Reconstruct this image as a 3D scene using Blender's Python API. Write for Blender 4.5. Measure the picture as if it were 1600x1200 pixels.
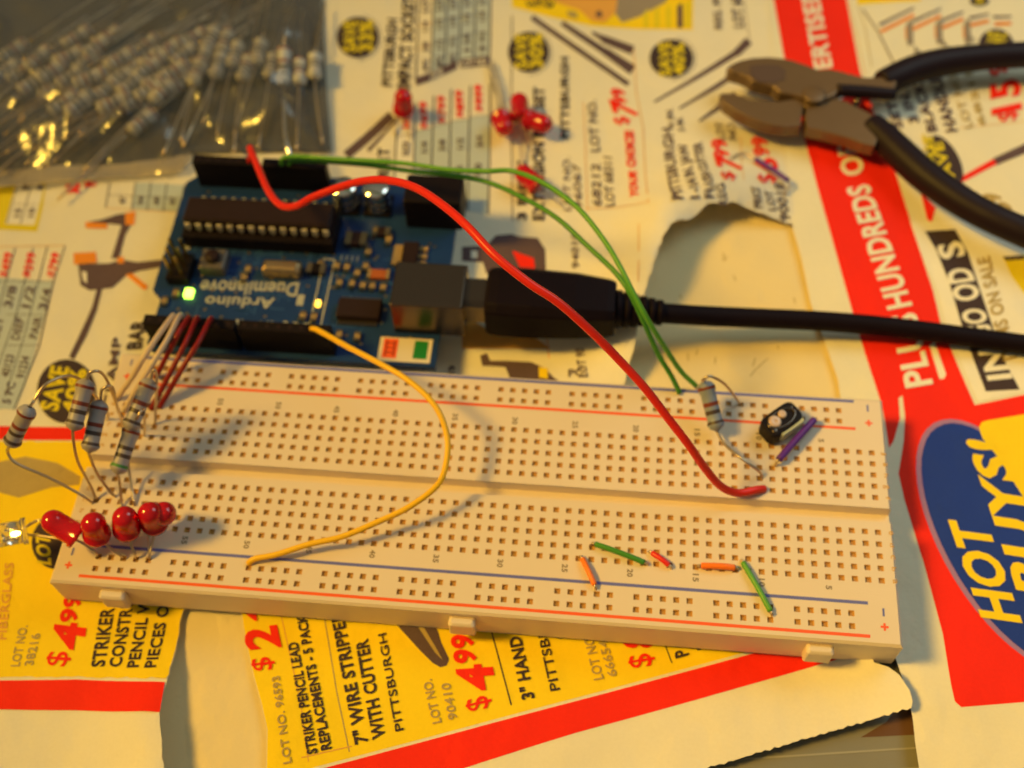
import bpy, bmesh, math, random
from mathutils import Vector, Matrix, geometry, noise
random.seed(7)
S = 0.001                                   # everything below is written in millimetres
for o in list(bpy.data.objects): bpy.data.objects.remove(o)
scn = bpy.context.scene
col = scn.collection

# ------------------------------------------------------------------ camera
CX, CY, CZ = 22.2538, -105.1247, 222.5987
R0 = Vector((0.99531246, 0.0916416, -0.03090186))
R1 = Vector((0.06190483, -0.84918921, -0.52444779))
R2 = Vector((-0.07430276, 0.52007644, -0.85088166))
FPX = 1823.0
cam = bpy.data.cameras.new("camera"); camo = bpy.data.objects.new("camera", cam); col.objects.link(camo)
cam.sensor_width = 36; cam.lens = FPX/1600*36
cam.clip_start = 0.005; cam.clip_end = 20
M = Matrix.Identity(4)
for i in range(3):
    M[i][0] = R0[i]; M[i][1] = -R1[i]; M[i][2] = -R2[i]
M[0][3], M[1][3], M[2][3] = CX*S, CY*S, CZ*S
camo.matrix_world = M
cam.dof.use_dof = True; cam.dof.focus_distance = 0.206; cam.dof.aperture_fstop = 12.5
scn.camera = camo

# ------------------------------------------------------------------ world, lamps, exposure
w = bpy.data.worlds.new("World"); scn.world = w; w.use_nodes = True
nt = w.node_tree; bg = nt.nodes['Background']
tc = nt.nodes.new('ShaderNodeTexCoord'); sp = nt.nodes.new('ShaderNodeSeparateXYZ'); cr = nt.nodes.new('ShaderNodeValToRGB')
nt.links.new(tc.outputs['Generated'], sp.inputs[0]); nt.links.new(sp.outputs['Z'], cr.inputs[0]); nt.links.new(cr.outputs[0], bg.inputs[0])
cr.color_ramp.elements[0].position = 0.0; cr.color_ramp.elements[0].color = (0.07, 0.065, 0.05, 1)
cr.color_ramp.elements[1].position = 1.0; cr.color_ramp.elements[1].color = (0.19, 0.18, 0.125, 1)
bg.inputs[1].default_value = 1.0
def lamp(name, loc, target, size, energy, color):
    l = bpy.data.lights.new(name, 'AREA'); l.shape = 'DISK'; l.size = size; l.energy = energy; l.color = color
    o = bpy.data.objects.new(name, l); col.objects.link(o)
    o.location = [c*S for c in loc]
    o.rotation_euler = (Vector(target)-Vector(loc)).to_track_quat('-Z', 'Y').to_euler()
    return o
desk = lamp("desk_lamp_light", (-1380, -215, 1600), (105, -30, 0), 0.56, 0.98, (1.0, 0.59, 0.075))
desk.data.spread = math.radians(17.5)          # a shaded lamp: its pool of light is centred right of the breadboard middle
lamp("cool_fill_light", (285, 215, 330), (105, 50, 0), 0.26, 0.46, (0.78, 1.0, 1.0))
scn.view_settings.view_transform = 'Standard'; scn.view_settings.look = 'None'
scn.view_settings.gamma = 1; scn.view_settings.exposure = 0

# ------------------------------------------------------------------ helpers
def ray(u, v, z=0.0):
    d = R0*((u-800)/FPX) + R1*((v-600)/FPX) + R2
    t = (z-CZ)/d.z
    return Vector((CX+d.x*t, CY+d.y*t, z))
P = ray
_m = {}
def lk(nt, a, b): nt.links.new(a, b)
def mat(name, colr, rough=0.6, metal=0.0, var=0.0, vscale=300, bump=0.0, bscale=900, emis=None, estr=0, trans=0.0, ior=1.45, coat=0.0, spec=0.5, sss=0.0):
    if name in _m: return _m[name]
    m = bpy.data.materials.new(name); m.use_nodes = True; n = m.node_tree; b = n.nodes['Principled BSDF']
    b.inputs['Base Color'].default_value = (*colr, 1); b.inputs['Roughness'].default_value = rough; b.inputs['Metallic'].default_value = metal
    b.inputs['Specular IOR Level'].default_value = spec
    b.inputs['Transmission Weight'].default_value = trans; b.inputs['IOR'].default_value = ior; b.inputs['Coat Weight'].default_value = coat
    t = n.nodes.new('ShaderNodeTexCoord')
    if var > 0:
        ns = n.nodes.new('ShaderNodeTexNoise'); ns.inputs['Scale'].default_value = vscale; ns.inputs['Detail'].default_value = 6
        lk(n, t.outputs['Object'], ns.inputs['Vector'])
        mx = n.nodes.new('ShaderNodeMix'); mx.data_type = 'RGBA'
        mx.inputs[6].default_value = (*[c*(1-var) for c in colr], 1); mx.inputs[7].default_value = (*[min(1, c*(1+var)) for c in colr], 1)
        lk(n, ns.outputs['Fac'], mx.inputs[0]); lk(n, mx.outputs[2], b.inputs['Base Color'])
    if bump > 0:
        nb = n.nodes.new('ShaderNodeTexNoise'); nb.inputs['Scale'].default_value = bscale; nb.inputs['Detail'].default_value = 5
        bp = n.nodes.new('ShaderNodeBump'); bp.inputs['Strength'].default_value = bump; bp.inputs['Distance'].default_value = 0.0005
        lk(n, t.outputs['Object'], nb.inputs['Vector']); lk(n, nb.outputs['Fac'], bp.inputs['Height']); lk(n, bp.outputs[0], b.inputs['Normal'])
    if emis:
        b.inputs['Emission Color'].default_value = (*emis, 1); b.inputs['Emission Strength'].default_value = estr
    if sss > 0:
        b.inputs['Subsurface Weight'].default_value = sss; b.inputs['Subsurface Scale'].default_value = 0.002
        b.inputs['Subsurface Radius'].default_value = (1, .6, .3)
    _m[name] = m
    return m
def paper(name, colr, var=0.05):
    """newsprint: soft blotches, fine fibres and shallow creases"""
    if name in _m: return _m[name]
    m = mat(name, colr, 0.72, spec=0.25); n = m.node_tree; b = n.nodes['Principled BSDF']
    t = n.nodes.new('ShaderNodeTexCoord')
    a = n.nodes.new('ShaderNodeTexNoise'); a.inputs['Scale'].default_value = 45; a.inputs['Detail'].default_value = 3
    f = n.nodes.new('ShaderNodeTexNoise'); f.inputs['Scale'].default_value = 1500; f.inputs['Detail'].default_value = 3
    lk(n, t.outputs['Object'], a.inputs['Vector']); lk(n, t.outputs['Object'], f.inputs['Vector'])
    ad = n.nodes.new('ShaderNodeMath'); ad.operation = 'MULTIPLY_ADD'; ad.inputs[1].default_value = 0.6; lk(n, a.outputs['Fac'], ad.inputs[0])
    ml = n.nodes.new('ShaderNodeMath'); ml.operation = 'MULTIPLY'; ml.inputs[1].default_value = 0.4; lk(n, f.outputs['Fac'], ml.inputs[0]); lk(n, ml.outputs[0], ad.inputs[2])
    mx = n.nodes.new('ShaderNodeMix'); mx.data_type = 'RGBA'; lk(n, ad.outputs[0], mx.inputs[0])
    mx.inputs[6].default_value = (*[c*(1-2*var) for c in colr], 1); mx.inputs[7].default_value = (*[min(1, c*(1+2*var)) for c in colr], 1)
    lk(n, mx.outputs[2], b.inputs['Base Color'])
    nb = n.nodes.new('ShaderNodeTexNoise'); nb.inputs['Scale'].default_value = 70; nb.inputs['Detail'].default_value = 5; nb.inputs['Roughness'].default_value = .45
    lk(n, t.outputs['Object'], nb.inputs['Vector'])
    vo = n.nodes.new('ShaderNodeTexVoronoi'); vo.feature = 'DISTANCE_TO_EDGE'; vo.inputs['Scale'].default_value = 16
    wv = n.nodes.new('ShaderNodeVectorMath'); wv.operation = 'MULTIPLY_ADD'; wv.inputs[1].default_value = (.03, .03, 0); lk(n, nb.outputs['Color'], wv.inputs[0]); lk(n, t.outputs['Object'], wv.inputs[2]); lk(n, wv.outputs[0], vo.inputs['Vector'])
    vm = n.nodes.new('ShaderNodeMath'); vm.operation = 'MINIMUM'; vm.inputs[1].default_value = .22; lk(n, vo.outputs['Distance'], vm.inputs[0])
    va = n.nodes.new('ShaderNodeMath'); va.operation = 'MULTIPLY_ADD'; va.inputs[1].default_value = 1.3; lk(n, vm.outputs[0], va.inputs[0]); lk(n, nb.outputs['Fac'], va.inputs[2])
    bp = n.nodes.new('ShaderNodeBump'); bp.inputs['Strength'].default_value = 0.75; bp.inputs['Distance'].default_value = 0.0016
    lk(n, va.outputs[0], bp.inputs['Height']); lk(n, bp.outputs[0], b.inputs['Normal'])
    return m

class MB:
    def __init__(s): s.v = []; s.f = []; s.mi = []; s.sm = []; s.mats = []
    def m(s, mt):
        if mt not in s.mats: s.mats.append(mt)
        return s.mats.index(mt)
    def add(s, vs, fs, mt, smooth=False):
        k = len(s.v); i = s.m(mt)
        s.v += [Vector(v) for v in vs]
        for f in fs: s.f.append([q+k for q in f]); s.mi.append(i); s.sm.append(smooth)
        return s
    def box(s, x0, x1, y0, y1, z0, z1, mt, rz=0, c=None, ch=0.0):
        cx, cy = ((x0+x1)/2, (y0+y1)/2) if c is None else c
        if ch <= 0:
            vs = [(x, y, z) for z in (z0, z1) for x, y in ((x0, y0), (x1, y0), (x1, y1), (x0, y1))]
            fs = [(3, 2, 1, 0), (4, 5, 6, 7), (0, 1, 5, 4), (1, 2, 6, 5), (2, 3, 7, 6), (3, 0, 4, 7)]
        else:
            rings = [(z0, 0), (z1-ch, 0), (z1, ch)]
            vs = []
            for z, i in rings:
                X0, X1, Y0, Y1 = x0+i, x1-i, y0+i, y1-i; k = ch*.7
                vs += [(X0+k, Y0, z), (X1-k, Y0, z), (X1, Y0+k, z), (X1, Y1-k, z), (X1-k, Y1, z), (X0+k, Y1, z), (X0, Y1-k, z), (X0, Y0+k, z)]
            fs = [tuple(range(7, -1, -1)), tuple(range(16, 24))]
            for r in range(2):
                for q in range(8): fs.append((r*8+q, r*8+(q+1) % 8, (r+1)*8+(q+1) % 8, (r+1)*8+q))
        if rz:
            ca, sa = math.cos(rz), math.sin(rz)
            vs = [(cx+(x-cx)*ca-(y-cy)*sa, cy+(x-cx)*sa+(y-cy)*ca, z) for x, y, z in vs]
        return s.add(vs, fs, mt)
    def tube(s, pts, r, mt, n=12, res=6, straight=False, caps=True, taper=None):
        pts = [Vector(p) for p in pts]
        if not straight and len(pts) > 2:
            q = []
            e = [pts[0]*2-pts[1]]+pts+[pts[-1]*2-pts[-2]]
            for i in range(1, len(e)-2):
                for k in range(res):
                    t = k/res; a, b, c, d = e[i-1], e[i], e[i+1], e[i+2]
                    q.append(0.5*((2*b)+(c-a)*t+(2*a-5*b+4*c-d)*t*t+(3*b-a-3*c+d)*t**3))
            q.append(pts[-1]); pts = q
        up = None; vs = []; N = len(pts)
        for i, p in enumerate(pts):
            d = (pts[min(i+1, N-1)]-pts[max(i-1, 0)]).normalized()
            if up is None:
                up = d.orthogonal().normalized()
            up = (up-d*up.dot(d)).normalized(); sd = d.cross(up)
            rr = r if taper is None else taper(i/(N-1))
            for k in range(n):
                a = 2*math.pi*k/n; vs.append(p+(up*math.cos(a)+sd*math.sin(a))*rr)
        fs = []
        for i in range(N-1):
            for k in range(n): fs.append((i*n+k, i*n+(k+1) % n, (i+1)*n+(k+1) % n, (i+1)*n+k))
        s.add(vs, fs, mt, True)
        if caps:
            s.add(vs[:n], [tuple(range(n-1, -1, -1))], mt); s.add(vs[-n:], [tuple(range(n))], mt)
        return s
    def lathe(s, p0, p1, prof, n=20, smooth=True):
        """prof: (t along axis in mm, radius, material of the ring that follows)"""
        p0 = Vector(p0); p1 = Vector(p1); d = (p1-p0).normalized(); up = d.orthogonal().normalized(); sd = d.cross(up)
        for (t0, r0, mt), (t1, r1, _) in zip(prof, prof[1:]):
            vs = []
            for t, r in ((t0, r0), (t1, r1)):
                for k in range(n):
                    a = 2*math.pi*k/n; vs.append(p0+d*t+(up*math.cos(a)+sd*math.sin(a))*r)
            s.add(vs, [(k, (k+1) % n, n+(k+1) % n, n+k) for k in range(n)], mt, smooth)
        return s
    def prism(s, poly, z0, z1, mt):
        n = len(poly)
        a = sum(poly[i][0]*poly[(i+1) % n][1]-poly[(i+1) % n][0]*poly[i][1] for i in range(n))
        if a < 0: poly = poly[::-1]
        vs = [(p[0], p[1], z0) for p in poly]+[(p[0], p[1], z1) for p in poly]
        fs = [tuple(range(n-1, -1, -1)), tuple(range(n, 2*n))]+[(i, (i+1) % n, n+(i+1) % n, n+i) for i in range(n)]
        return s.add(vs, fs, mt)
    def build(s, name, parent=None, org=None, bevel=0, weld=True):
        o_ = Vector(parent['_o']) if parent is not None else (Vector(org) if org else Vector((0, 0, 0)))
        if org is not None: o_ = Vector(org)
        me = bpy.data.meshes.new(name)
        me.from_pydata([tuple((v-o_)*S) for v in s.v], [], s.f)
        for mt in s.mats: me.materials.append(mt)
        for p, i, sm in zip(me.polygons, s.mi, s.sm): p.material_index = i; p.use_smooth = sm
        if weld:
            bm = bmesh.new(); bm.from_mesh(me); bmesh.ops.remove_doubles(bm, verts=bm.verts, dist=1e-7); bm.to_mesh(me); bm.free()
        me.update()
        o = bpy.data.objects.new(name, me); col.objects.link(o)
        if parent is not None:
            o.parent = parent; o.location = [(a-b)*S for a, b in zip(o_, parent['_o'])]
        else: o.location = o_*S
        if bevel:
            bv = o.modifiers.new('bevel', 'BEVEL'); bv.width = bevel*S; bv.segments = 3; bv.limit_method = 'ANGLE'; bv.angle_limit = math.radians(40)
        o['_o'] = list(o_)
        return o
def thing(name, label, cat, loc, group=None):
    o = bpy.data.objects.new(name, None); col.objects.link(o); o.empty_display_size = 0.002
    o.location = Vector(loc)*S; o['_o'] = list(loc)
    return tag(o, label, cat, group)
def tag(o, label=None, cat=None, group=None, kind=None):
    if label: o['label'] = label
    if cat: o['category'] = cat
    if group: o['group'] = group
    if kind: o['kind'] = kind
    return o

# ------------------------------------------------------------------ inks and papers
CREAM = (0.80, 0.74, 0.60)
M_paper = paper('flyer_paper', CREAM)
M_paperD = paper('flyer_paper_cool', (0.80, 0.74, 0.58))
M_back = paper('plain_backing_paper', (0.80, 0.66, 0.38), 0.03)
M_black = paper('black_ink', (0.055, 0.035, 0.04), .2)
M_brown = paper('brown_grey_ink', (0.12, 0.075, 0.085), .2)
M_grey = paper('grey_ink', (0.30, 0.25, 0.20), .1)
M_cell = paper('blue_grey_ink', (0.50, 0.56, 0.56), .05)
M_red = paper('red_ink', (0.88, 0.022, 0.006), .06)
M_yel = paper('yellow_ink', (0.95, 0.66, 0.01), .05)
M_yeld = paper('yellow_letter_ink', (0.75, 0.60, 0.02), .1)
M_navy = paper('navy_ink', (0.015, 0.045, 0.34), .1)
M_lil = paper('lilac_ink', (0.36, 0.2, 0.42), .1)
M_oran = paper('orange_ink', (0.85, 0.28, 0.03), .08)
M_oline = paper('pale_orange_ink', (0.75, 0.38, 0.08), .05)
M_white = paper('unprinted_white', (0.85, 0.80, 0.68))
M_tan = paper('tan_ink', (0.45, 0.33, 0.12), .1)

# ------------------------------------------------------------------ sheet shapes
def seg_d(p, a, b):
    ab = b-a; t = max(0, min(1, (p-a).dot(ab)/ab.length_squared)); return (a+ab*t-p).length
def wave(x, y):
    return 0.30*math.sin(x*.055+.6*math.sin(y*.04))*math.cos(y*.05+1.1)+0.15*math.sin(x*.11+y*.13+2)
def px2(l, z=-1): return [ray(u, v, z).to_2d() for u, v in l]
EA = px2([(990, 560), (1000, 482), (1012, 440), (1048, 352), (1110, 318), (1160, 318), (1225, 347)])
EB = px2([(288, 950), (266, 1050), (249, 1120), (256, 1210), (262, 1300)])
EC = px2([(1366, 1035), (1405, 1054), (1421, 1083), (1424, 1106)])
ELA = [6.0, 8.5, 10.5, 9.5, 8.5, 6.0, 0.8]
def hA(x, y):
    p = Vector((x, y)); z = -1.3+wave(x, y)
    best = 1e9; L = 0
    for i in range(len(EA)-1):
        d = seg_d(p, EA[i], EA[i+1])
        if d < best:
            best = d; ab = EA[i+1]-EA[i]; t = max(0, min(1, (p-EA[i]).dot(ab)/ab.length_squared)); L = ELA[i]*(1-t)+ELA[i+1]*t
    z += L*math.exp(-(best/10.5)**1.5)
    best = min(seg_d(p, EB[i], EB[i+1]) for i in range(len(EB)-1))
    z += max(0, min(4.5, 1.2+.22*(-36-y)))*math.exp(-(best/9)**1.5)*max(0, min(1, (-30-y)/10))
    # the flyer buckles where the bag lies on it and along the size table
    z += 1.3*math.exp(-((x+33-0.12*(y-110))/7.0)**2)*max(0, min(1, (y-95)/15))
    return z
def hC(x, y):
    p = Vector((x, y)); z = -1.0+wave(x+40, y)
    best = min(seg_d(p, EC[i], EC[i+1]) for i in range(len(EC)-1))
    return z+3.0*math.exp(-(best/7)**1.6)
def hD(x, y): return -0.85+wave(x-30, y+20)
def hS(x, y): return -2.3+0.3*wave(x, y)
class Sheet:
    def __init__(s, h): s.h = h
    def at(s, u, v, up=0.0):
        z = -1.0
        for _ in range(6):
            q = ray(u, v, z+up); z = s.h(q.x, q.y)
        q = ray(u, v, z+up); return Vector((q.x, q.y, z+up))
SA, SC, SD, SS = Sheet(hA), Sheet(hC), Sheet(hD), Sheet(hS)
def cdt(mb, sh, pxs, mt, up=0.0, step=4.0, rough=0.0, mm=False):
    pts = [Vector(p) if mm else sh.at(*p).to_2d() for p in pxs]
    dense = []
    n = len(pts)
    for i in range(n):
        a, b = pts[i], pts[(i+1) % n]; k = max(1, int((b-a).length/(1.0 if rough else step)))
        for j in range(k):
            p = a.lerp(b, j/k)
            if rough: p = p+Vector((noise.noise(Vector((p.x*.55, p.y*.55, 0))), noise.noise(Vector((p.x*.55, p.y*.55, 9)))))*rough
            dense.append(p)
    x0 = min(p.x for p in dense); x1 = max(p.x for p in dense); y0 = min(p.y for p in dense); y1 = max(p.y for p in dense)
    vs = list(dense)
    x = x0+step*.5
    while x < x1:
        y = y0+step*.5
        while y < y1: vs.append(Vector((x, y))); y += step
        x += step
    nd = len(dense)
    out = geometry.delaunay_2d_cdt(vs, [], [list(range(nd))], 1, 1e-4)
    V = [(p.x, p.y, sh.h(p.x, p.y)+up) for p in out[0]]
    F = []
    for f in out[2]:
        a, b, c = [out[0][i] for i in f[:3]]
        F.append(tuple(f) if (b-a).cross(c-a) > 0 else tuple(reversed(f)))
    mb.add(V, F, mt, True)
_t = {}
def glyphs(txt, bold=0.0, shear=0.0):
    k = (txt, bold, shear)
    if k in _t: return _t[k]
    c = bpy.data.curves.new('t', 'FONT'); c.body = txt; c.size = 1; c.offset = bold*0.72; c.space_character = 1+bold*1.3; c.shear = shear; c.resolution_u = 3
    o = bpy.data.objects.new('t', c); col.objects.link(o)
    dg = bpy.context.evaluated_depsgraph_get(); dg.update()
    me = bpy.data.meshes.new_from_object(o.evaluated_get(dg))
    V = [v.co.copy() for v in me.vertices]; F = [tuple(p.vertices) for p in me.polygons]
    bpy.data.objects.remove(o); bpy.data.curves.remove(c); bpy.data.meshes.remove(me)
    xs = [v.x for v in V]; ys = [v.y for v in V]
    r = (V, F, min(xs), max(xs), 0.0, max(ys)); _t[k] = r
    return r
def text3(mb, txt, p0, p1, pc, mt, bold=0.02, hfun=None, up=0.0, shear=0.0):
    """p0,p1 ends of the baseline, pc the cap line above p0 (3D points, mm)"""
    V, F, x0, x1, y0, y1 = glyphs(txt, bold, shear)
    p0, p1, pc = Vector(p0), Vector(p1), Vector(pc); ex = (p1-p0); ey = (pc-p0)
    out = []
    for v in V:
        q = p0+ex*((v.x-x0)/(x1-x0))+ey*((v.y-y0)/(y1-y0))
        if hfun: q.z = hfun(q.x, q.y)+up
        out.append(q)
    mb.add(out, F, mt)
def tpx(mb, sh, txt, a, b, c, mt, bold=0.03, up=0.26, shear=0.0):
    if txt == '$': bold = .012
    text3(mb, txt, sh.at(*a), sh.at(*b), sh.at(*c), mt, bold, sh.h, up, shear)
def line(mb, sh, pts, wpx, mt, up=0.1):
    """a printed rule of constant width through pixel points"""
    q = [sh.at(*p).to_2d() for p in pts]; wd = wpx/7.0/2
    L = []; Rr = []
    dq = []
    for a, b in zip(q, q[1:]):
        k = max(1, int((b-a).length/4))
        for j in range(k): dq.append(a.lerp(b, j/k))
    dq.append(q[-1])
    for i, p in enumerate(dq):
        d = (dq[min(i+1, len(dq)-1)]-dq[max(0, i-1)]).normalized(); n = Vector((-d.y, d.x))*wd
        L.append(p+n); Rr.append(p-n)
    V = [(p.x, p.y, sh.h(p.x, p.y)+up) for p in L+Rr]; n = len(dq)
    mb.add(V, [(i, n+i, n+i+1, i+1) for i in range(n-1)], mt)
def child(sh_obj, name, fn, label=None):
    mb = MB(); fn(mb); o = mb.build(name, parent=sh_obj, weld=False)
    if label: o['label'] = label
    return o

# ------------------------------------------------------------------ the setting
tb = MB()
M_table = mat('table_top_grey', (0.215, 0.20, 0.155), 0.45, var=.12, vscale=60, bump=.15, bscale=500)
M_tedge = mat('table_groove_light', (0.33, 0.31, 0.25), 0.5)
M_tbrown = mat('table_brown_patch', (0.13, 0.06, 0.025), 0.6, var=.2, vscale=120)
tb.box(-900, 900, -600, 900, -30, -4, M_table)
tb.build('table'); bpy.data.objects['table']['kind'] = 'structure'
tg = MB()
g0, g1 = ray(1130, 1188, -3.9), ray(1440, 1168, -3.9); dd = (g1-g0).normalized()
a, b = g0-dd*40, g1+dd*15; nrm = Vector((-dd.y, dd.x, 0))
for off, ww, mt in ((0, .18, M_tedge), (-3.6, .1, M_tedge)):
    c = nrm*ww; o2 = nrm*off
    tg.add([a-c+o2, b-c+o2, b+c+o2, a+c+o2], [(0, 1, 2, 3)], mt)
tri = [ray(*p, -3.93) for p in ((1345, 1152), (1430, 1148), (1430, 1100), (1400, 1108), (1385, 1128))]
tg.add(tri, [tuple(range(len(tri)))], M_tbrown)  # flat brown patch laid on the table top
o = tg.build('table_lines', org=(60, -40, -3.9)); o['kind'] = 'structure'

bk = MB()
cdt(bk, SS, [(200, 900), (200, 1320), (520, 1320), (520, 900)], M_back, step=8)
o = bk.build('backing_sheet', org=(-52, -38, -2.3))
tag(o, 'plain beige paper showing through the torn gap left of the yellow wire stripper advert', 'paper')
b2 = MB()
cdt(b2, SS, [(900, 280), (1300, 280), (1400, 700), (900, 700)], M_back, step=8)
def marks(mb):
    rnd = random.Random(3)
    for u, v in ((1090, 545), (1118, 558), (1215, 540), (1180, 560), (1135, 400), (1146, 430), (1240, 465), (1063, 460), (1130, 395), (1075, 552)):
        line(mb, SS, [(u, v), (u+rnd.uniform(-4, 4), v+rnd.uniform(5, 14))], 1.6, M_tan, .06)
    line(mb, SS, [(1200, 560), (1180, 578), (1172, 588)], 1.5, M_tan, .06)
o = b2.build('backing_sheet', org=(50, 55, -2.3))
tag(o, 'plain beige paper with faint specks showing through the torn gap around the black cable', 'paper')
child(o, 'faint_specks', marks)

# ------------------------------------------------------------------ flyer A (left and centre)
a_ = MB()
cdt(a_, SA, [(-120, -110), (1250, -110), (1262, 200), (1275, 352), (1226, 348), (1200, 338), (1160, 322), (1145, 316), (1110, 316), (1075, 344), (1060, 343), (1048, 352), (1035, 372),
             (1012, 440), (1000, 482), (996, 520), (990, 545), (985, 562), (975, 600), (960, 640), (640, 700), (310, 880), (292, 930), (283, 975), (265, 1052), (257, 1075), (249, 1120), (252, 1165), (256, 1210), (262, 1330), (-120, 1330)],
    M_paper, step=3.0, rough=.4)
fa = a_.build('flyer_page', org=(-40, 60, -1.3))
tag(fa, 'crumpled sale flyer under the circuit board, with size tables and round black SAVE badges', 'flyer')

def badge(sheet, sh, c, rx, ry, rows, tilt=0.0, ring=True, label=None):
    def fn(mb):
        pts = []
        for k in range(28):
            a = 2*math.pi*k/28; x, y = rx*math.cos(a), ry*math.sin(a)
            pts.append((c[0]+x*math.cos(tilt)-y*math.sin(tilt), c[1]+x*math.sin(tilt)+y*math.cos(tilt)))
        cdt(mb, sh, pts, M_black, .20, 3)
        if ring:
            rp = [(c[0]+(p[0]-c[0])*1.12, c[1]+(p[1]-c[1])*1.12) for p in pts]
            line(mb, sh, rp[-6:]+rp[:8], 1.2, M_black)
        for txt, a0, b0, c0 in rows: tpx(mb, sh, txt, a0, b0, c0, M_yeld, .05, .32)
    return child(sheet, 'save_badge', fn, label)
badge(fa, SA, (559, 59), 33, 32, [('SAVE', (556, 83), (557, 34), (536, 82)), ('33%', (582, 82), (583, 32), (560, 83))])
badge(fa, SA, (826, 82), 32, 32, [('SAVE', (823, 109), (823, 55), (804, 108)), ('30%', (848, 108), (847, 53), (827, 109))])
badge(fa, SA, (1049, 92), 34, 30, [('SAVE', (1048, 120), (1046, 66), (1030, 121)), ('40%', (1070, 117), (1068, 68), (1051, 120))])
badge(fa, SA, (104, 612), 46, 50, [('SAVE', (90, 644), (108, 575), (62, 640)), ('40%', (122, 648), (136, 578), (96, 647))], ring=False)
badge(fa, SA, (90, 848), 40, 42, [('LOT', (80, 884), (78, 838), (58, 880))], ring=False)

def T(sheet, sh, items, name='caption', mt=M_black, bold=.03):
    for it in items:
        child(sheet, name, lambda mb: tpx(mb, sh, it[0], it[1], it[2], it[3], it[4] if len(it) > 4 else mt, it[5] if len(it) > 5 else bold))
T(fa, SA, [('PITTSBURGH', (612, 136), (621, 31), (596, 135))], bold=.04)
T(fa, SA, [('IMPACT SOCKET SET', (640, 140), (650, -40), (620, 140))], bold=.05)
T(fa, SA, [('PITTSBURGH', (889, 217), (888, 90), (876, 217))], bold=.04)
T(fa, SA, [('EXTENSION BAR SET', (850, 345), (850, 137), (832, 345)), ('3 PIECE', (822, 345), (822, 252), (808, 345))], bold=.05)
T(fa, SA, [('LOT NO.', (892, 330), (890, 246), (881, 330), M_brown), ('96067', (910, 328), (906, 257), (898, 328), M_brown)], bold=.01)
T(fa, SA, [('LOT NO.', (937, 238), (931, 157), (923, 238), M_brown), ('68212', (940, 323), (937, 257), (926, 323), M_brown), ('LOT 68311', (960, 323), (956, 247), (946, 323), M_brown)], bold=.02)
T(fa, SA, [('94010', (905, 420), (903, 365), (894, 420), M_brown), ('6 PC', (900, 470), (899, 430), (890, 470), M_brown)], bold=.02)
T(fa, SA, [('YOUR', (997, 309), (994, 267), (984, 309)), ('CHOICE!', (993, 262), (989, 205), (979, 262))], 'offer_text', M_red, .07)
def price(sheet, sh, parts):
    def fn(mb):
        for it in parts: tpx(mb, sh, it[0], it[1], it[2], it[3], M_red, .055)
    child(sheet, 'price', fn)
price(fa, SA, [('$', (984, 195), (978, 182), (962, 196)), ('7', (996, 184), (988, 163), (958, 176)), ('99', (979, 164), (974, 139), (958, 164))])
price(fa, SA, [('$', (1148, 283), (1144, 269), (1128, 280)), ('7', (1158, 268), (1152, 247), (1120, 260)), ('99', (1140, 247), (1132, 217), (1117, 248))])
price(fa, SA, [('$', (1212, 287), (1208, 272), (1186, 286)), ('6', (1216, 270), (1210, 247), (1182, 267)), ('99', (1202, 245), (1196, 215), (1178, 244))])
T(fa, SA, [('PITTSBURGH', (1067, 312), (1050, 200), (1050, 312)), ('1-1/4 IN. JAW', (1093, 310), (1073, 224), (1078, 312)), ('FLUSH CUTTER', (1115, 310), (1096, 222), (1101, 311))], bold=.03, mt=M_brown)
T(fa, SA, [('4 IN.', (1054, 200), (1050, 170), (1044, 200)), ('5 IN.', (1070, 206), (1066, 184), (1060, 206))], mt=M_brown)
T(fa, SA, [('LOT', (1133, 219), (1130, 192), (1120, 219)), ('NO.', (1151, 219), (1147, 190), (1138, 219))], mt=M_brown, bold=.01)
T(fa, SA, [('REG.', (1137, 322), (1130, 284), (1124, 322)), ('PRICE', (1192, 326), (1186, 295), (1178, 326)), ('LOT', (1213, 330), (1206, 300), (1201, 330)), ('90018', (1235, 345), (1224, 288), (1219, 346))], mt=M_brown, bold=.02)
T(fa, SA, [('REG. PRICE', (1128, 46), (1124, -30), (1116, 46)), ('LOT 68215', (1162, 44), (1156, -30), (1145, 44))], mt=M_brown, bold=.03)
child(fa, 'printed_rule', lambda mb: line(mb, SA, [(800, 25), (799, 200), (801, 345)], 1.8, M_black))
child(fa, 'printed_rule', lambda mb: line(mb, SA, [(765, 105), (768, 128), (786, 180)], 1.4, M_black))
child(fa, 'printed_rule', lambda mb: line(mb, SA, [(772, 106), (790, 170)], 1.0, M_black))
child(fa, 'printed_rule', lambda mb: line(mb, SA, [(912, 160), (915, 240), (918, 330)], 1.5, M_oline))
child(fa, 'printed_rule', lambda mb: line(mb, SA, [(915, 326), (960, 325), (1012, 316)], 1.3, M_oline))
child(fa, 'printed_rule', lambda mb: line(mb, SA, [(990, 75), (994, 145), (1005, 200), (1013, 317)], 1.6, M_oline))
child(fa, 'printed_rule', lambda mb: line(mb, SA, [(1157, 214), (1162, 280), (1170, 320)], 1.2, M_oline))
child(fa, 'printed_rule', lambda mb: line(mb, SA, [(1200, 200), (1204, 216)], 1.2, M_brown))
child(fa, 'printed_rule', lambda mb: line(mb, SA, [(998, 350), (997, 440)], 1.2, M_oline))
child(fa, 'printed_rule', lambda mb: line(mb, SA, [(506, 0), (505, 40), (503, 58)], 2.2, M_black))
child(fa, 'printed_rule', lambda mb: line(mb, SA, [(1162, 0), (1172, 70)], 1.2, M_brown))
child(fa, 'printed_rule', lambda mb: line(mb, SA, [(852, 500), (858, 560)], 1.2, M_oran))
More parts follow.
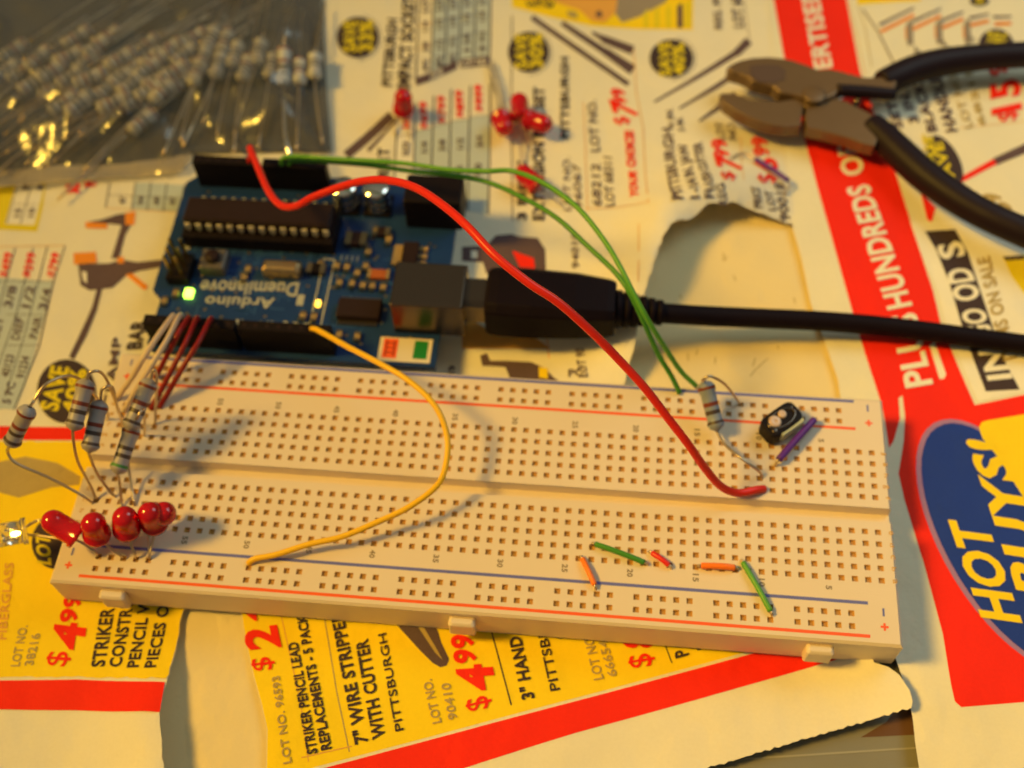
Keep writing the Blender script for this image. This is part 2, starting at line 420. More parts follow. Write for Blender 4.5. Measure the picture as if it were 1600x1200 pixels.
def bars(pts):
    def fn(mb):
        for pl in pts: cdt(mb, SA, pl, M_brown, .1, 3)
    return fn
def bar(a, b, w0, w1):
    d = Vector((b[0]-a[0], b[1]-a[1])).normalized(); n = Vector((-d.y, d.x))
    return [(a[0]+n.x*w0, a[1]+n.y*w0), (b[0]+n.x*w1, b[1]+n.y*w1), (b[0]-n.x*w1, b[1]-n.y*w1), (a[0]-n.x*w0, a[1]-n.y*w0)]
child(fa, 'tool_picture', bars([bar((831, 27), (982, 132), 4, 4), bar((878, 36), (950, 84), 4, 5), bar((945, 80), (989, 110), 6, 8), bar((925, 51), (945, 62), 2, 5), bar((942, 61), (989, 79), 6, 7)]), 'three dark extension bars')
child(fa, 'tool_picture', bars([bar((1170, 64), (1150, 84), 7, 6), bar((1152, 82), (1022, 160), 5, 1.5), bar((1156, 112), (1061, 170), 5, 1.5), bar((1150, 148), (1092, 190), 6, 1.5)]), 'three dark tapered punches')
child(fa, 'tool_picture', bars([bar((612, 180), (541, 243), 7, 7), bar((628, 178), (575, 236), 1.5, 3)]), 'long dark ratchet handle')
def fn(mb):
    cdt(mb, SA, [(799, -30), (800, 11), (860, 27), (925, 41), (1000, 46), (1082, 47), (1084, -30)], M_yel, .08, 4)
    cdt(mb, SA, [(965, -20), (960, 20), (972, 36), (1000, 26), (1040, 4), (1050, -20)], M_grey, .14, 4)
    cdt(mb, SA, [(862, -20), (868, 4), (905, 16), (925, 34), (945, 36), (962, 20), (968, -20)], M_oline, .18, 4)
    cdt(mb, SA, [(930, 22), (936, 17), (941, 21), (940, 28), (933, 28)], M_brown, .24, 4)
    cdt(mb, SA, [(886, 17), (902, 20), (902, 30), (888, 27)], M_tan, .2, 4)
    tpx(mb, SA, 'COATED', (822, 10), (866, 12), (822, -12), M_black, .04, .22)
    for k, u in enumerate((1005, 1022, 1040, 1058, 1070)): cdt(mb, SA, [(u, 44), (u, 22-k*4), (u+8, 14-k*3), (u+9, 44)], M_yeld if k != 3 else M_brown, .16, 4)
child(fa, 'tool_picture', fn, 'yellow box printed with a cream round tool')
def cell_table(name, colx, rows, tone, txts=None, lw=2.0):
    """colx: list of polylines (one per rule); rows: list of v fractions"""
    def fn(mb):
        for i in range(len(colx)-1):
            if tone[i]:
                cdt(mb, SA, list(colx[i])+list(reversed(colx[i+1])), tone[i], .06, 3)
        for c in colx: line(mb, SA, list(c), lw, M_black, .12)
        for i in range(len(colx)-1):
            for f in rows:
                a = Vector(colx[i][0]).lerp(Vector(colx[i][-1]), f); b = Vector(colx[i+1][0]).lerp(Vector(colx[i+1][-1]), f)
                line(mb, SA, [a, b], 1.1, M_brown if tone[i] is not None else M_oline, .12)
        for t in (txts or []): tpx(mb, SA, *t)
    return child(fa, name, fn)
top = [(654, 676, 697, 719, 742, 766)]
colx = [[(654, -30), (652, 60), (650, 128)], [(678, -30), (676, 60), (674, 118)], [(698, -30), (697, 60), (694, 108)], [(720, -30), (719, 50), (716, 97)], [(743, -30), (742, 50), (740, 91)], [(767, -30), (766, 50), (765, 90)]]
tx = []
for i, (u, ss) in enumerate(zip((664, 686, 707, 729, 753), ('3/8', '1/2', '7/16', '5/8', '9/16'))):
    tx.append((ss, (u+5, 82-i*4), (u+5, 66-i*4), (u-4, 82-i*4), M_brown, .02)); tx.append(('1/4', (u+5, 50-i*4), (u+5, 34-i*4), (u-4, 50-i*4), M_brown, .02)); tx.append(('LOT', (u+5, 20-i*3), (u+5, -8), (u-5, 20-i*3), M_brown, .03))
    tx.append((('6PC', '8PC', '9PC', '11', '13')[i], (u+5, 112-i*5), (u+5, 92-i*5), (u-4, 112-i*5), M_brown, .03))
cell_table('size_table', colx, (.45, .68), (None, M_cell, M_cell, M_cell, M_cell), tx, 3.0)
def fn(mb):
    cdt(mb, SA, [(650, 122), (672, 114), (672, 127), (650, 135)], M_brown, .2, 3)
    cdt(mb, SA, [(674, 113), (694, 104), (714, 95), (714, 108), (694, 117), (674, 126)], M_brown, .2, 3)
    cdt(mb, SA, [(719, 93), (742, 90), (766, 88), (766, 103), (742, 105), (719, 107)], M_brown, .2, 3)
    tpx(mb, SA, 'SIZE', (676, 124), (693, 116), (674, 115), M_white, .02, .28)
    tpx(mb, SA, 'LOT NO.', (722, 105), (763, 101), (721, 95), M_white, .02, .28)
child(fa, 'table_header', fn)
bcol = [[(622, 172), (618, 240), (614, 310)], [(650, 160), (647, 240), (645, 310)], [(678, 150), (675, 240), (673, 320)], [(705, 140), (703, 240), (702, 325)], [(735, 134), (732, 240), (731, 330)], [(766, 131), (765, 240), (763, 335)]]
def blue(mb):
    for i in range(5):
        a, b = bcol[i], bcol[i+1]
        y0 = (215, 205, 197, 190, 183)[i]; y1 = (208, 200, 192, 186, 180)[i]
        ua = a[0][0]+(a[-1][0]-a[0][0])*.3; ub = b[0][0]+(b[-1][0]-b[0][0])*.3
        cdt(mb, SA, [(ua, y0), a[1], a[2], b[2], b[1], (ub, y1)], M_cell if i else M_white, .06, 3)
        line(mb, SA, [(ua, y0), (ub, y1)], 1.1, M_brown, .12)
child(fa, 'table_cells', blue)
tx = []
for i, (u, pr) in enumerate(zip((663, 691, 719, 749), ('$699', '$799', '$899', '$999'))):
    v = 202-i*9
    tx.append((pr, (u+6, v), (u+4, v-42), (u-6, v), M_red, .05))
    tx.append((('1/4', '3/8', '1/2', '3/4')[i], (u+5, 240-i*3), (u+5, 222-i*3), (u-5, 240-i*3), M_brown, .03))
    tx.append((('93', '94', '96', '90')[i], (u+3, 285-i*3), (u+3, 265-i*3), (u-7, 285-i*3), M_brown, .03))
tx.append(('SALE', (641, 202), (643, 178), (630, 202), M_red, .05)); tx.append(('SIZE', (639, 244), (640, 222), (629, 244), M_brown, .03))
cell_table('price_table', bcol, (), (None,)*5, tx, 2.6)
T(fa, SA, [('T', (607, 245), (608, 232), (590, 245)), ('DRIVE', (607, 285), (608, 247), (590, 285))], bold=.05)
# tables and pictures on the left of the flyer
def fn(mb):
    cdt(mb, SA, [(-60, 280), (72, 282), (68, 320), (58, 362), (-60, 356)], M_yeld, .06, 4)
    cdt(mb, SA, [(26, 286), (70, 288), (54, 352), (8, 350)], M_white, .1, 4)
    line(mb, SA, [(50, 287), (32, 351)], 1.5, M_black, .16); line(mb, SA, [(28, 287), (10, 350)], 1.5, M_black, .16); line(mb, SA, [(20, 319), (60, 320)], 1.0, M_brown, .16)
    tpx(mb, SA, '8', (44, 298), (45, 289), (35, 298), M_brown, .04); tpx(mb, SA, '6', (66, 298), (67, 289), (57, 298), M_brown, .04)
    tpx(mb, SA, '12', (31, 340), (33, 326), (22, 340), M_brown, .04); tpx(mb, SA, '10', (53, 340), (55, 326), (44, 340), M_brown, .04)
child(fa, 'size_table', fn, 'small table in a yellow frame')
T(fa, SA, [('SALE', (123, 302), (124, 288), (102, 303)), ('99', (150, 293), (150, 284), (132, 294))], 'price', M_red, .07)
def fn(mb):
    cdt(mb, SA, [(212, 285), (300, 290), (285, 332), (205, 326)], M_cell, .06, 4)
    for a, b in (((172, 285), (165, 325)), ((212, 284), (206, 328)), ((236, 285), (230, 330)), ((261, 287), (255, 331)), ((288, 289), (282, 332))): line(mb, SA, [a, b], 1.7, M_black, .12)
    line(mb, SA, [(165, 325), (206, 328), (282, 332)], 1.2, M_oline, .12); line(mb, SA, [(168, 305), (240, 308), (286, 311)], 1.0, M_brown, .12)
    for u in (190, 218, 243, 268): tpx(mb, SA, '%d' % (u//4), (u+5, 320), (u+7, 308), (u-4, 320), M_brown, .03)
child(fa, 'size_table', fn, 'grey table row beside the circuit board')
def fn(mb):
    cdt(mb, SA, [(-60, 430), (82, 440), (68, 500), (40, 600), (24, 640), (-60, 636)], M_cell, .06, 4)
    for a, b in (((24, 388), (-6, 500)), ((52, 388), (24, 500)), ((74, 386), (60, 440)), ((102, 384), (84, 440))): line(mb, SA, [a, b], 1.5, M_black, .12)
    line(mb, SA, [(84, 440), (62, 540), (22, 640)], 1.8, M_black, .12); line(mb, SA, [(60, 440), (40, 520), (8, 620)], 1.3, M_black, .12); line(mb, SA, [(26, 490), (-2, 570)], 1.3, M_black, .12)
    line(mb, SA, [(-20, 386), (102, 384)], 1.3, M_oline, .12); line(mb, SA, [(-20, 440), (84, 440)], 1.0, M_brown, .12); line(mb, SA, [(10, 540), (62, 540)], 1, M_brown, .12); line(mb, SA, [(10, 492), (74, 492)], 1, M_brown, .12)
    for k, (u, s_) in enumerate(((12, '$499'), (48, '$599'), (86, '$799'))): tpx(mb, SA, s_, (u, 434), (u+8, 396), (u-13, 432), M_red, .05, .14)
    for k, (u, v, s_) in enumerate(((18, 482, '3/8'), (46, 482, '1/2'), (72, 486, '3/4'), (30, 532, 'DEEP'), (58, 530, 'PAIR'), (14, 590, '40123'), (38, 592, '91234'), (16, 632, '5 PC'), (-2, 530, 'SET'))):
        tpx(mb, SA, s_, (u, v), (u+9, v-34), (u-13, v-2), M_brown, .03, .14)
child(fa, 'price_table', fn, 'grey blue price table in the left margin')
def fn(mb):
    cdt(mb, SA, [(138, 347), (160, 343), (185, 335), (205, 332), (212, 338), (206, 350), (196, 368), (186, 405), (174, 404), (184, 372), (190, 352), (170, 350), (150, 355), (136, 356)], M_brown, .1, 3)
    cdt(mb, SA, [(122, 412), (170, 412), (190, 406), (215, 410), (262, 405), (262, 416), (216, 424), (196, 432), (176, 450), (140, 454), (126, 446)], M_brown, .1, 3)
    cdt(mb, SA, [(152, 450), (144, 480), (126, 520), (108, 558), (116, 562), (136, 524), (152, 484), (160, 452)], M_brown, .1, 3)
    for pl in ([(134, 347), (168, 350), (168, 358), (134, 357)], [(196, 333), (212, 331), (210, 352), (196, 352)], [(115, 396), (150, 394), (152, 411), (116, 414)], [(184, 402), (194, 402), (194, 412), (184, 412)], [(196, 430), (206, 427), (232, 448), (226, 454)]):
        cdt(mb, SA, pl, M_oran, .16, 3)
    cdt(mb, SA, [(128, 424), (136, 426), (136, 444), (130, 438)], M_white, .16, 3)
child(fa, 'tool_picture', fn, 'dark clamp with orange pads')
T(fa, SA, [('CLAMP', (174, 640), (190, 528), (160, 640), M_brown, .03), ('BAR', (220, 546), (229, 500), (197, 547), M_black, .05)])
def fn(mb):
    cdt(mb, SA, [(-80, 664), (230, 669), (320, 671), (318, 690), (228, 688), (-80, 686)], M_red, .09, 4)
child(fa, 'red_rule', fn)
def fn(mb):
    cdt(mb, SA, [(-110, 688), (228, 690), (330, 692), (310, 880), (291, 930), (282, 975), (264, 1052), (260, 1060), (120, 1058), (-110, 1056)], M_yel, .12, 2, rough=.4)
child(fa, 'yellow_panel', fn)
def fn(mb):  # two overlapping tan patches laid over the yellow panel
    cdt(mb, SA, [(-60, 742), (0, 722), (40, 714), (90, 724), (126, 745), (124, 758), (80, 762), (30, 778), (0, 770), (-60, 765)], M_tan, .21, 4)
    cdt(mb, SA, [(15, 728), (60, 722), (100, 736), (70, 746), (20, 745)], M_tan, .29, 4)
child(fa, 'tool_picture', fn, 'dull tan shape on the yellow')
def fn(mb):
    cdt(mb, SA, [(-110, 1064), (120, 1062), (258, 1066), (250, 1113), (120, 1110), (-110, 1106)], M_red, .16, 2)
child(fa, 'red_band', fn)
price(fa, SA, [('$', (103, 1042), (108, 1019), (71, 1040)), ('4', (128, 1018), (134, 976), (80, 1012)), ('99', (118, 974), (128, 930), (92, 972))])
T(fa, SA, [('LOT NO.', (31, 1042), (44, 978), (17, 1042), M_tan, .03), ('38216', (52, 1040), (64, 990), (38, 1041), M_tan, .03)])
T(fa, SA, [('STRIKER', (163, 1042), (179, 950), (142, 1043)), ('CONSTRUCTION', (189, 1042), (222, 868), (170, 1043)), ('PENCIL WITH 5', (216, 1043), (245, 880), (198, 1044)), ('PIECES OF LEAD', (243, 1043), (278, 870), (225, 1044))], bold=.045)
T(fa, SA, [('FIBERGLASS', (10, 1000), (22, 880), (-4, 1000), M_oline, .02)])
def fn(mb): line(mb, SA, [(128, 1043), (140, 990), (155, 930)], 1.8, M_tan)
child(fa, 'printed_rule', fn)
# prints beside the plug
def fn(mb):
    cdt(mb, SA, [(722, 386), (760, 384), (775, 368), (800, 366), (812, 370), (840, 372), (852, 390), (853, 425), (760, 428), (755, 410), (722, 408)], M_brown, .1, 3)
    cdt(mb, SA, [(800, 392), (834, 404), (836, 420), (812, 418)], M_red, .16, 3)
    cdt(mb, SA, [(736, 392), (746, 392), (746, 404), (736, 404)], M_white, .16, 3)
child(fa, 'tool_picture', fn, 'brown rounded case with a red patch')
def fn(mb):
    cdt(mb, SA, [(750, 556), (760, 552), (766, 564), (790, 564), (830, 566), (850, 575), (865, 590), (880, 600), (800, 600), (790, 574), (766, 572), (754, 572)], M_brown, .1, 3)
    cdt(mb, SA, [(842, 574), (856, 576), (856, 592), (842, 590)], M_yel, .16, 3)
    cdt(mb, SA, [(722, 490), (762, 515), (840, 530), (860, 545), (790, 545), (722, 545)], M_oline, .05, 3)
child(fa, 'tool_picture', fn, 'small brown wrench with a yellow dot')
T(fa, SA, [('29', (708, 590), (712, 572), (698, 590), M_brown, .04), ('LOT 90', (918, 590), (912, 545), (904, 590), M_brown, .02), ('PC', (888, 590), (912, 587), (888, 578), M_brown, .02)])

# ------------------------------------------------------------------ flyer C (bottom, yellow with red stripe)
jag = []
n = 58
for i in range(n+1):
    t = i/n; u = 1010+(1424-1010)*t; v = 1228+(1106-1228)*t
    jag.append((u, v+(1.0 if i % 2 else -1.0)+random.uniform(-1.2, 1.2)))
c_ = MB()
cdt(c_, SC, [(372, 920), (377, 960), (383, 1000), (390, 1030), (397, 1060), (408, 1100), (417, 1140), (416, 1200), (424, 1330), (700, 1330)]+jag+[(1426, 1095), (1421, 1078), (1405, 1054), (1388, 1042), (1366, 1035), (1330, 980), (1200, 930), (700, 900)], M_paper, step=3)
fc = c_.build('flyer_page', org=(0, -45, -1))
tag(fc, 'torn yellow flyer strip with a diagonal red stripe in front of the breadboard', 'flyer')
def fn(mb):
    cdt(mb, SC, [(373, 921), (378, 960), (384, 1000), (391, 1030), (398, 1060), (409, 1100), (418, 1140), (417, 1200), (425, 1225), (494, 1198), (620, 1165), (740, 1133), (860, 1101), (1000, 1064), (1100, 1037), (1196, 1011), (1260, 990), (1250, 940), (700, 902)], M_yel, .05, 3)
child(fc, 'yellow_panel', fn)
def fn(mb):
    cdt(mb, SC, [(500, 1202), (620, 1170), (740, 1138), (860, 1106), (1000, 1069), (1100, 1042), (1200, 1015), (1320, 985), (1400, 1000), (1330, 1024), (1281, 1038), (1100, 1090), (900, 1145), (726, 1200), (560, 1250), (420, 1260)], M_red, .09, 3)
child(fc, 'red_band', fn)
price(fc, SC, [('$', (427, 1046), (421, 1026), (396, 1050)), ('2', (438, 1012), (430, 977), (386, 1018)), ('49', (410, 970), (402, 920), (380, 972))])
T(fc, SC, [('LOT NO. 96593', (456, 1192), (437, 1056), (443, 1195), M_tan, .03)])
T(fc, SC, [('STRIKER PENCIL LEAD', (496, 1177), (465, 1003), (480, 1180)), ('REPLACEMENTS - 5 PACK', (518, 1170), (478, 960), (502, 1174))], bold=.05)
T(fc, SC, [('7" WIRE STRIPPER', (575, 1160), (535, 955), (554, 1165))], bold=.05)
T(fc, SC, [('WITH CUTTER', (602, 1152), (574, 998), (582, 1157))], bold=.05)
T(fc, SC, [('PITTSBURGH', (631, 1141), (603, 989), (618, 1144))], bold=.02)
T(fc, SC, [('LOT NO.', (690, 1129), (674, 1061), (676, 1132), M_tan, .03), ('90410', (715, 1124), (703, 1067), (701, 1126), M_tan, .03)])
price(fc, SC, [('$', (764, 1106), (760, 1086), (730, 1114)), ('4', (774, 1078), (766, 1037), (718, 1082)), ('99', (744, 1036), (736, 991), (710, 1038))])
T(fc, SC, [('3" HAND RIVETER', (835, 1091), (792, 900), (815, 1095)), ('PITTSBURGH', (875, 1078), (840, 925), (860, 1081), M_black, .02), ('LOT NO.', (943, 1061), (925, 990), (928, 1064), M_tan, .03), ('66654', (964, 1056), (948, 1000), (950, 1059), M_tan, .03)], bold=.05)
price(fc, SC, [('$', (1019, 1040), (1014, 1020), (984, 1046)), ('8', (1024, 1012), (1016, 972), (972, 1016))])
T(fc, SC, [('P 100 PC', (1076, 1024), (1058, 940), (1055, 1030)), ('23 IN', (1108, 1014), (1096, 940), (1088, 1018))], bold=.04)
def fn(mb):
    cdt(mb, SC, [(600, 955), (676, 960), (690, 1005), (702, 1030), (698, 1040), (688, 1043), (676, 1036), (655, 1015)], M_brown, .1, 3)
    cdt(mb, SC, [(650, 975), (660, 990), (680, 1020), (692, 1032), (680, 1010), (662, 980)], M_tan, .16, 3)
child(fc, 'tool_picture', fn, 'brown stripper jaw')
child(fc, 'printed_rule', lambda mb: line(mb, SC, [(498, 930), (507, 965), (526, 1080), (546, 1175)], 1.8, M_tan))
child(fc, 'printed_rule', lambda mb: line(mb, SC, [(438, 955), (470, 1100), (482, 1190)], 1.3, M_oline))
child(fc, 'printed_rule', lambda mb: line(mb, SC, [(471, 1184), (550, 1166)], 1.6, M_oline))
child(fc, 'printed_rule', lambda mb: line(mb, SC, [(760, 960), (769, 990), (799, 1102)], 2.0, M_black))
child(fc, 'printed_rule', lambda mb: line(mb, SC, [(1030, 980), (1038, 1005), (1050, 1036)], 1.6, M_black))
child(fc, 'printed_rule', lambda mb: line(mb, SC, [(858, 992), (875, 998), (900, 992), (915, 1001), (935, 996)], 1.3, M_brown))

# ------------------------------------------------------------------ flyer D (right, red band and HOT BUYS)
d_ = MB()
cdt(d_, SD, [(1190, -110), (1200, 0), (1206, 80), (1222, 200), (1236, 330), (1239, 358), (1252, 402), (1267, 474), (1288, 532), (1309, 592), (1316, 640), (1330, 900), (1400, 1030), (1420, 1090), (1426, 1122), (1430, 1160), (1436, 1200), (1444, 1330), (1760, 1330), (1760, -110)], M_paperD, step=3.5)
fd = d_.build('flyer_page', org=(100, 50, -.9))
tag(fd, 'right hand flyer page with wide red band and blue HOT BUYS oval', 'flyer')
def fn(mb):
    cdt(mb, SD, [(1195, -90), (1209, 0), (1224, 83), (1253, 201), (1282, 310), (1313, 420), (1332, 487), (1353, 557), (1377, 630), (1383, 660), (1389, 700), (1396, 690), (1406, 655), (1404, 622), (1410, 618), (1414, 650), (1412, 690), (1404, 740), (1413, 780), (1445, 885), (1473, 990), (1486, 1070), (1492, 1096), (1502, 1105), (1600, 1097), (1760, 1082), (1760, 600), (1600, 617), (1523, 633), (1498, 575), (1470, 507), (1458, 455), (1443, 410), (1402, 279), (1370, 190), (1344, 112), (1323, 0), (1308, -90)], M_red, .05, 3.5)
child(fd, 'red_band', fn)
T(fd, SD, [('PLUS', (1456, 601), (1429, 488), (1414, 608)), ('HUNDREDS', (1424, 478), (1356, 288), (1386, 486)), ('OF', (1350, 272), (1340, 224), (1316, 278)), ('UNADV', (1336, 212), (1303, 112), (1305, 218)), ('ERTISED', (1300, 106), (1276, -20), (1272, 110))], 'headline', M_white, .04)
def fn(mb): cdt(mb, SD, [(1452, 540), (1460, 535), (1478, 585), (1475, 592), (1468, 593)], M_white, .12, 3)
child(fd, 'headline_underline', fn)
def oval(c, a, b, dx=.52, dy=.854):
    return [(c[0]+a*math.cos(t)*dx+b*math.sin(t)*dy, c[1]+a*math.cos(t)*dy-b*math.sin(t)*dx) for t in [2*math.pi*k/48 for k in range(48)]]
def fn(mb):
    cdt(mb, SD, oval((1575, 853), 224, 99), M_lil, .1, 4)
    cdt(mb, SD, oval((1577, 853), 217, 93), M_navy, .15, 4)
child(fd, 'blue_oval', fn)
def fn(mb):
    cdt(mb, SD, [(1529, 668), (1534, 660), (1545, 657), (1600, 648), (1760, 630), (1760, 1000), (1640, 850), (1597, 775), (1560, 716), (1535, 686)], M_yel, .18, 4)
child(fd, 'yellow_panel', fn)
T(fd, SD, [('HOT', (1594, 974), (1540, 820), (1531, 965)), ('BUYS!', (1650, 932), (1565, 694), (1586, 922))], 'hot_buys_lettering', M_yel, .05)
# the boxed black heading and the small print of the right page
def fn(mb):
    cdt(mb, SD, [(1422, 347), (1500, 345), (1760, 330), (1760, 596), (1600, 612), (1528, 628), (1505, 575), (1478, 507), (1465, 455), (1440, 400)], M_white, .11, 4)
    cdt(mb, SD, [(1445, 362), (1492, 359), (1512, 395), (1530, 450), (1552, 515), (1572, 570), (1593, 609), (1540, 612), (1520, 560), (1500, 500), (1482, 440), (1462, 390)], M_black, .17, 3)
child(fd, 'black_heading_box', fn)
for it in (('IN', (1580, 592), (1563, 545), (1543, 596)), ('GO', (1551, 528), (1535, 482), (1514, 532)), ('OD', (1531, 468), (1514, 418), (1492, 474)), ('S', (1508, 400), (1499, 376), (1470, 408))):
    child(fd, 'heading_letters', lambda mb: tpx(mb, SD, it[0], it[1], it[2], it[3], M_white, .05, .26))
T(fd, SD, [('ITEMS ON SALE', (1588, 560), (1545, 400), (1567, 566)), ], 'caption', M_tan, .04)
def fn(mb):
    cdt(mb, SD, [(1566, 402), (1610, 398), (1640, 470), (1602, 462), (1580, 432)], M_yeld, .2, 4)
    cdt(mb, SD, [(1566, 402), (1600, 400), (1600, 406), (1572, 408)], M_black, .26, 4)
child(fd, 'yellow_tag', fn)
badge(fd, SD, (1476, 252), 22, 44, [('SAVE', (1462, 266), (1456, 214), (1446, 262)), ('SAVE', (1496, 292), (1470, 222), (1478, 296))], -.5, False)
badge(fd, SD, (1556, 70), 27, 24, [('SAVE', (1570, 76), (1572, 54), (1540, 72))], 0, False)
badge(fd, SD, (1530, 2), 15, 8, [('30', (1536, 8), (1536, -3), (1524, 8))], 0, False)
price(fd, SD, [('$', (1588, 188), (1585, 172), (1560, 192)), ('15', (1594, 172), (1590, 122), (1549, 182)), ('99', (1572, 118), (1570, 80), (1546, 120))])
cols = [((1411, 200), (1398, 158), 14, 'SET'), ((1436, 192), (1418, 142), 15, '3 IN.'), ((1464, 206), (1440, 128), 15, 'BLACK'), ((1496, 206), (1468, 118), 18, 'HANDLE'), ((1520, 200), (1492, 110), 12, 'LOT NO.'), ((1540, 196), (1516, 105), 10, '68215')]
T(fd, SD, [(s_, a, b, (a[0]-wd, a[1]+2)) + ((M_brown, .05) if wd > 13 else (M_tan, .02)) for a, b, wd, s_ in cols])
T(fd, SD, [('889', (1600, 345), (1552, 300), (1576, 352), M_tan, .06), ], 'caption')
child(fd, 'yellow_panel', lambda mb: cdt(mb, SD, [(1334, -40), (1340, 8), (1390, 4), (1438, 2), (1440, -40)], M_yel, .1, 4))
child(fd, 'printed_rule', lambda mb: line(mb, SD, [(1340, 8), (1352, 45), (1362, 105)], 1.4, M_tan))
child(fd, 'printed_rule', lambda mb: line(mb, SD, [(1326, 0), (1352, 118)], 1.0, M_oline))
child(fd, 'printed_rule', lambda mb: line(mb, SD, [(1348, 15), (1372, 50), (1398, 102)], 4, M_grey))
child(fd, 'printed_rule', lambda mb: line(mb, SD, [(1500, 200), (1600, 190)], 1.2, M_oline))
def fn(mb):
    z = .12
    combs = [((1372, 46), (1428, 13)), ((1422, 42), (1470, 14)), ((1468, 40), (1505, 19)), ((1512, 36), (1545, 22)), ((1550, 34), (1580, 26))]
    for (a, b) in combs:
        cdt(mb, SD, bar((a[0]+2, a[1]-7), (b[0], b[1]), 2.2, 1.4), M_brown, z, 3)
        cdt(mb, SD, bar((a[0]+4, a[1]+4), (b[0], b[1]+11), 2.8, 2.6), M_oran, z, 3)
        cdt(mb, SD, bar((a[0]+4, a[1]-2), (b[0], b[1]+5), 2.0, 1.4), M_white, z+.05, 3)
    for a in ((1418, 34), (1464, 32), (1508, 32)):
        cdt(mb, SD, [(a[0], a[1]), (a[0]+8, a[1]), (a[0]+9, a[1]+36), (a[0], a[1]+38), (a[0]-4, a[1]+14)], M_grey, z, 3)
        line(mb, SD, [(a[0]-3, a[1]+8), (a[0]-2, a[1]+28)], 2.5, M_oran, z+.05)
    for u, v in ((1434, 84), (1478, 74), (1520, 66)): tpx(mb, SD, '%d"' % ((u-1400)//12+1), (u+3, v), (u+3, v-10), (u-6, v), M_black, .03)
child(fd, 'tool_picture', fn, 'row of grey and orange clamps')
def fn(mb):
    cdt(mb, SD, bar((1497, 284), (1556, 252), 4, 5), M_red, .12, 3); cdt(mb, SD, bar((1554, 253), (1640, 215), 6, 8), M_brown, .12, 3)
child(fd, 'tool_picture', fn, 'red and black soldering iron')
def fn(mb): cdt(mb, SD, [(1438, 300), (1462, 325), (1455, 348), (1449, 344)], M_red, .12, 3)
child(fd, 'red_corner_print', fn)

# ------------------------------------------------------------------ object materials
M_abs = mat('cream_plastic', (0.76, 0.63, 0.50), 0.42, var=.03, vscale=80, bump=.05, bscale=2500)
M_hole = mat('socket_hole_amber', (0.60, 0.34, 0.09), 0.6)  # hole walls: light through the translucent plastic put into colour
M_holed = mat('socket_hole_bottom_shade', (0.48, 0.26, 0.06), 0.5)  # darker amber: the shade at the foot of each hole put into colour
M_blueL = mat('blue_rail_ink', (0.14, 0.15, 0.48), 0.5, var=.15, vscale=200)
M_redL = mat('red_rail_ink', (0.90, 0.12, 0.02), 0.5, var=.1, vscale=200)
M_numI = mat('dark_number_ink', (0.27, 0.20, 0.13), 0.6)
M_blk = mat('black_plastic', (0.008, 0.004, 0.006), 0.5, spec=.22, var=.3, vscale=400, bump=.06)
M_blkr = mat('black_rubber', (0.007, 0.003, 0.007), 0.6, spec=.14, var=.2, vscale=200, bump=.12, bscale=1200)
M_chip = mat('chip_epoxy', (0.022, 0.010, 0.012), 0.55, spec=.25, var=.2, vscale=300, bump=.1)
M_pcb = mat('blue_solder_mask', (0.010, 0.040, 0.17), 0.4, spec=.35, var=.25, vscale=250, bump=.08, bscale=1500)
M_trace = mat('blue_trace', (0.022, 0.080, 0.25), 0.4)
M_silk = mat('white_silkscreen', (0.42, 0.42, 0.36), 0.6)
M_tin = mat('tinned_metal', (0.88, 0.84, 0.78), 0.14, 1.0)
M_lead = mat('tinned_lead', (0.62, 0.50, 0.36), 0.35, 1.0, var=.1)
M_steel = mat('dull_steel', (0.15, 0.115, 0.095), 0.27, .95, bump=.03)
M_gold = mat('gold_pin', (0.75, 0.55, 0.16), 0.25, 1.0)
M_ceram = mat('tan_ceramic', (0.36, 0.24, 0.10), 0.5, var=.15)
M_solder = mat('solder', (0.34, 0.27, 0.17), 0.35, 1.0)
M_ledr = mat('red_lens', (0.72, 0.003, 0.008), 0.14, trans=.3, ior=1.5, coat=.3)
M_ledc = mat('clear_lens', (0.92, 0.92, 0.88), 0.04, trans=.93, ior=1.5)
M_res = mat('resistor_body', (0.37, 0.34, 0.35), 0.38, var=.1, vscale=500)
M_resp = mat('resistor_body_pale', (0.56, 0.55, 0.52), 0.35, var=.08, vscale=500)
M_resb = mat('resistor_body_blue_grey', (0.27, 0.31, 0.40), 0.4)
M_bB = mat('band_dark', (0.07, 0.045, 0.04), 0.45)
M_bR = mat('band_red_brown', (0.20, 0.035, 0.02), 0.45)
M_bG = mat('band_green', (0.06, 0.22, 0.04), 0.45)
M_bY = mat('band_gold', (0.45, 0.28, 0.06), 0.35)
M_wR = mat('red_insulation', (0.74, 0.020, 0.006), 0.38, bump=.03)
M_wRd = mat('dark_red_insulation', (0.24, 0.006, 0.005), 0.4)
M_wG = mat('green_insulation', (0.10, 0.34, 0.03), 0.4)
M_wGd = mat('deep_green_insulation', (0.055, 0.25, 0.02), 0.4)
M_wY = mat('yellow_insulation', (0.88, 0.50, 0.01), 0.4)
M_wW = mat('white_insulation', (0.66, 0.50, 0.36), 0.4)
M_wO = mat('orange_insulation', (0.95, 0.20, 0.01), 0.4)
M_wP = mat('purple_insulation', (0.10, 0.02, 0.30), 0.4)
M_jaw = mat('browned_tool_steel', (0.19, 0.12, 0.065), 0.38, .35, var=.18, vscale=70, bump=.12, bscale=500)
M_grip = mat('dark_grip', (0.013, 0.006, 0.012), 0.5, spec=.25, var=.2, vscale=90, bump=.1, bscale=700)
M_glowG = mat('lit_green', (0.8, 1, 0.7), 0.4, emis=(0.42, 1.0, 0.05), estr=6)
M_glowY = mat('lit_yellow', (1, .8, 0.3), 0.4, emis=(1.0, 0.52, 0.04), estr=5)

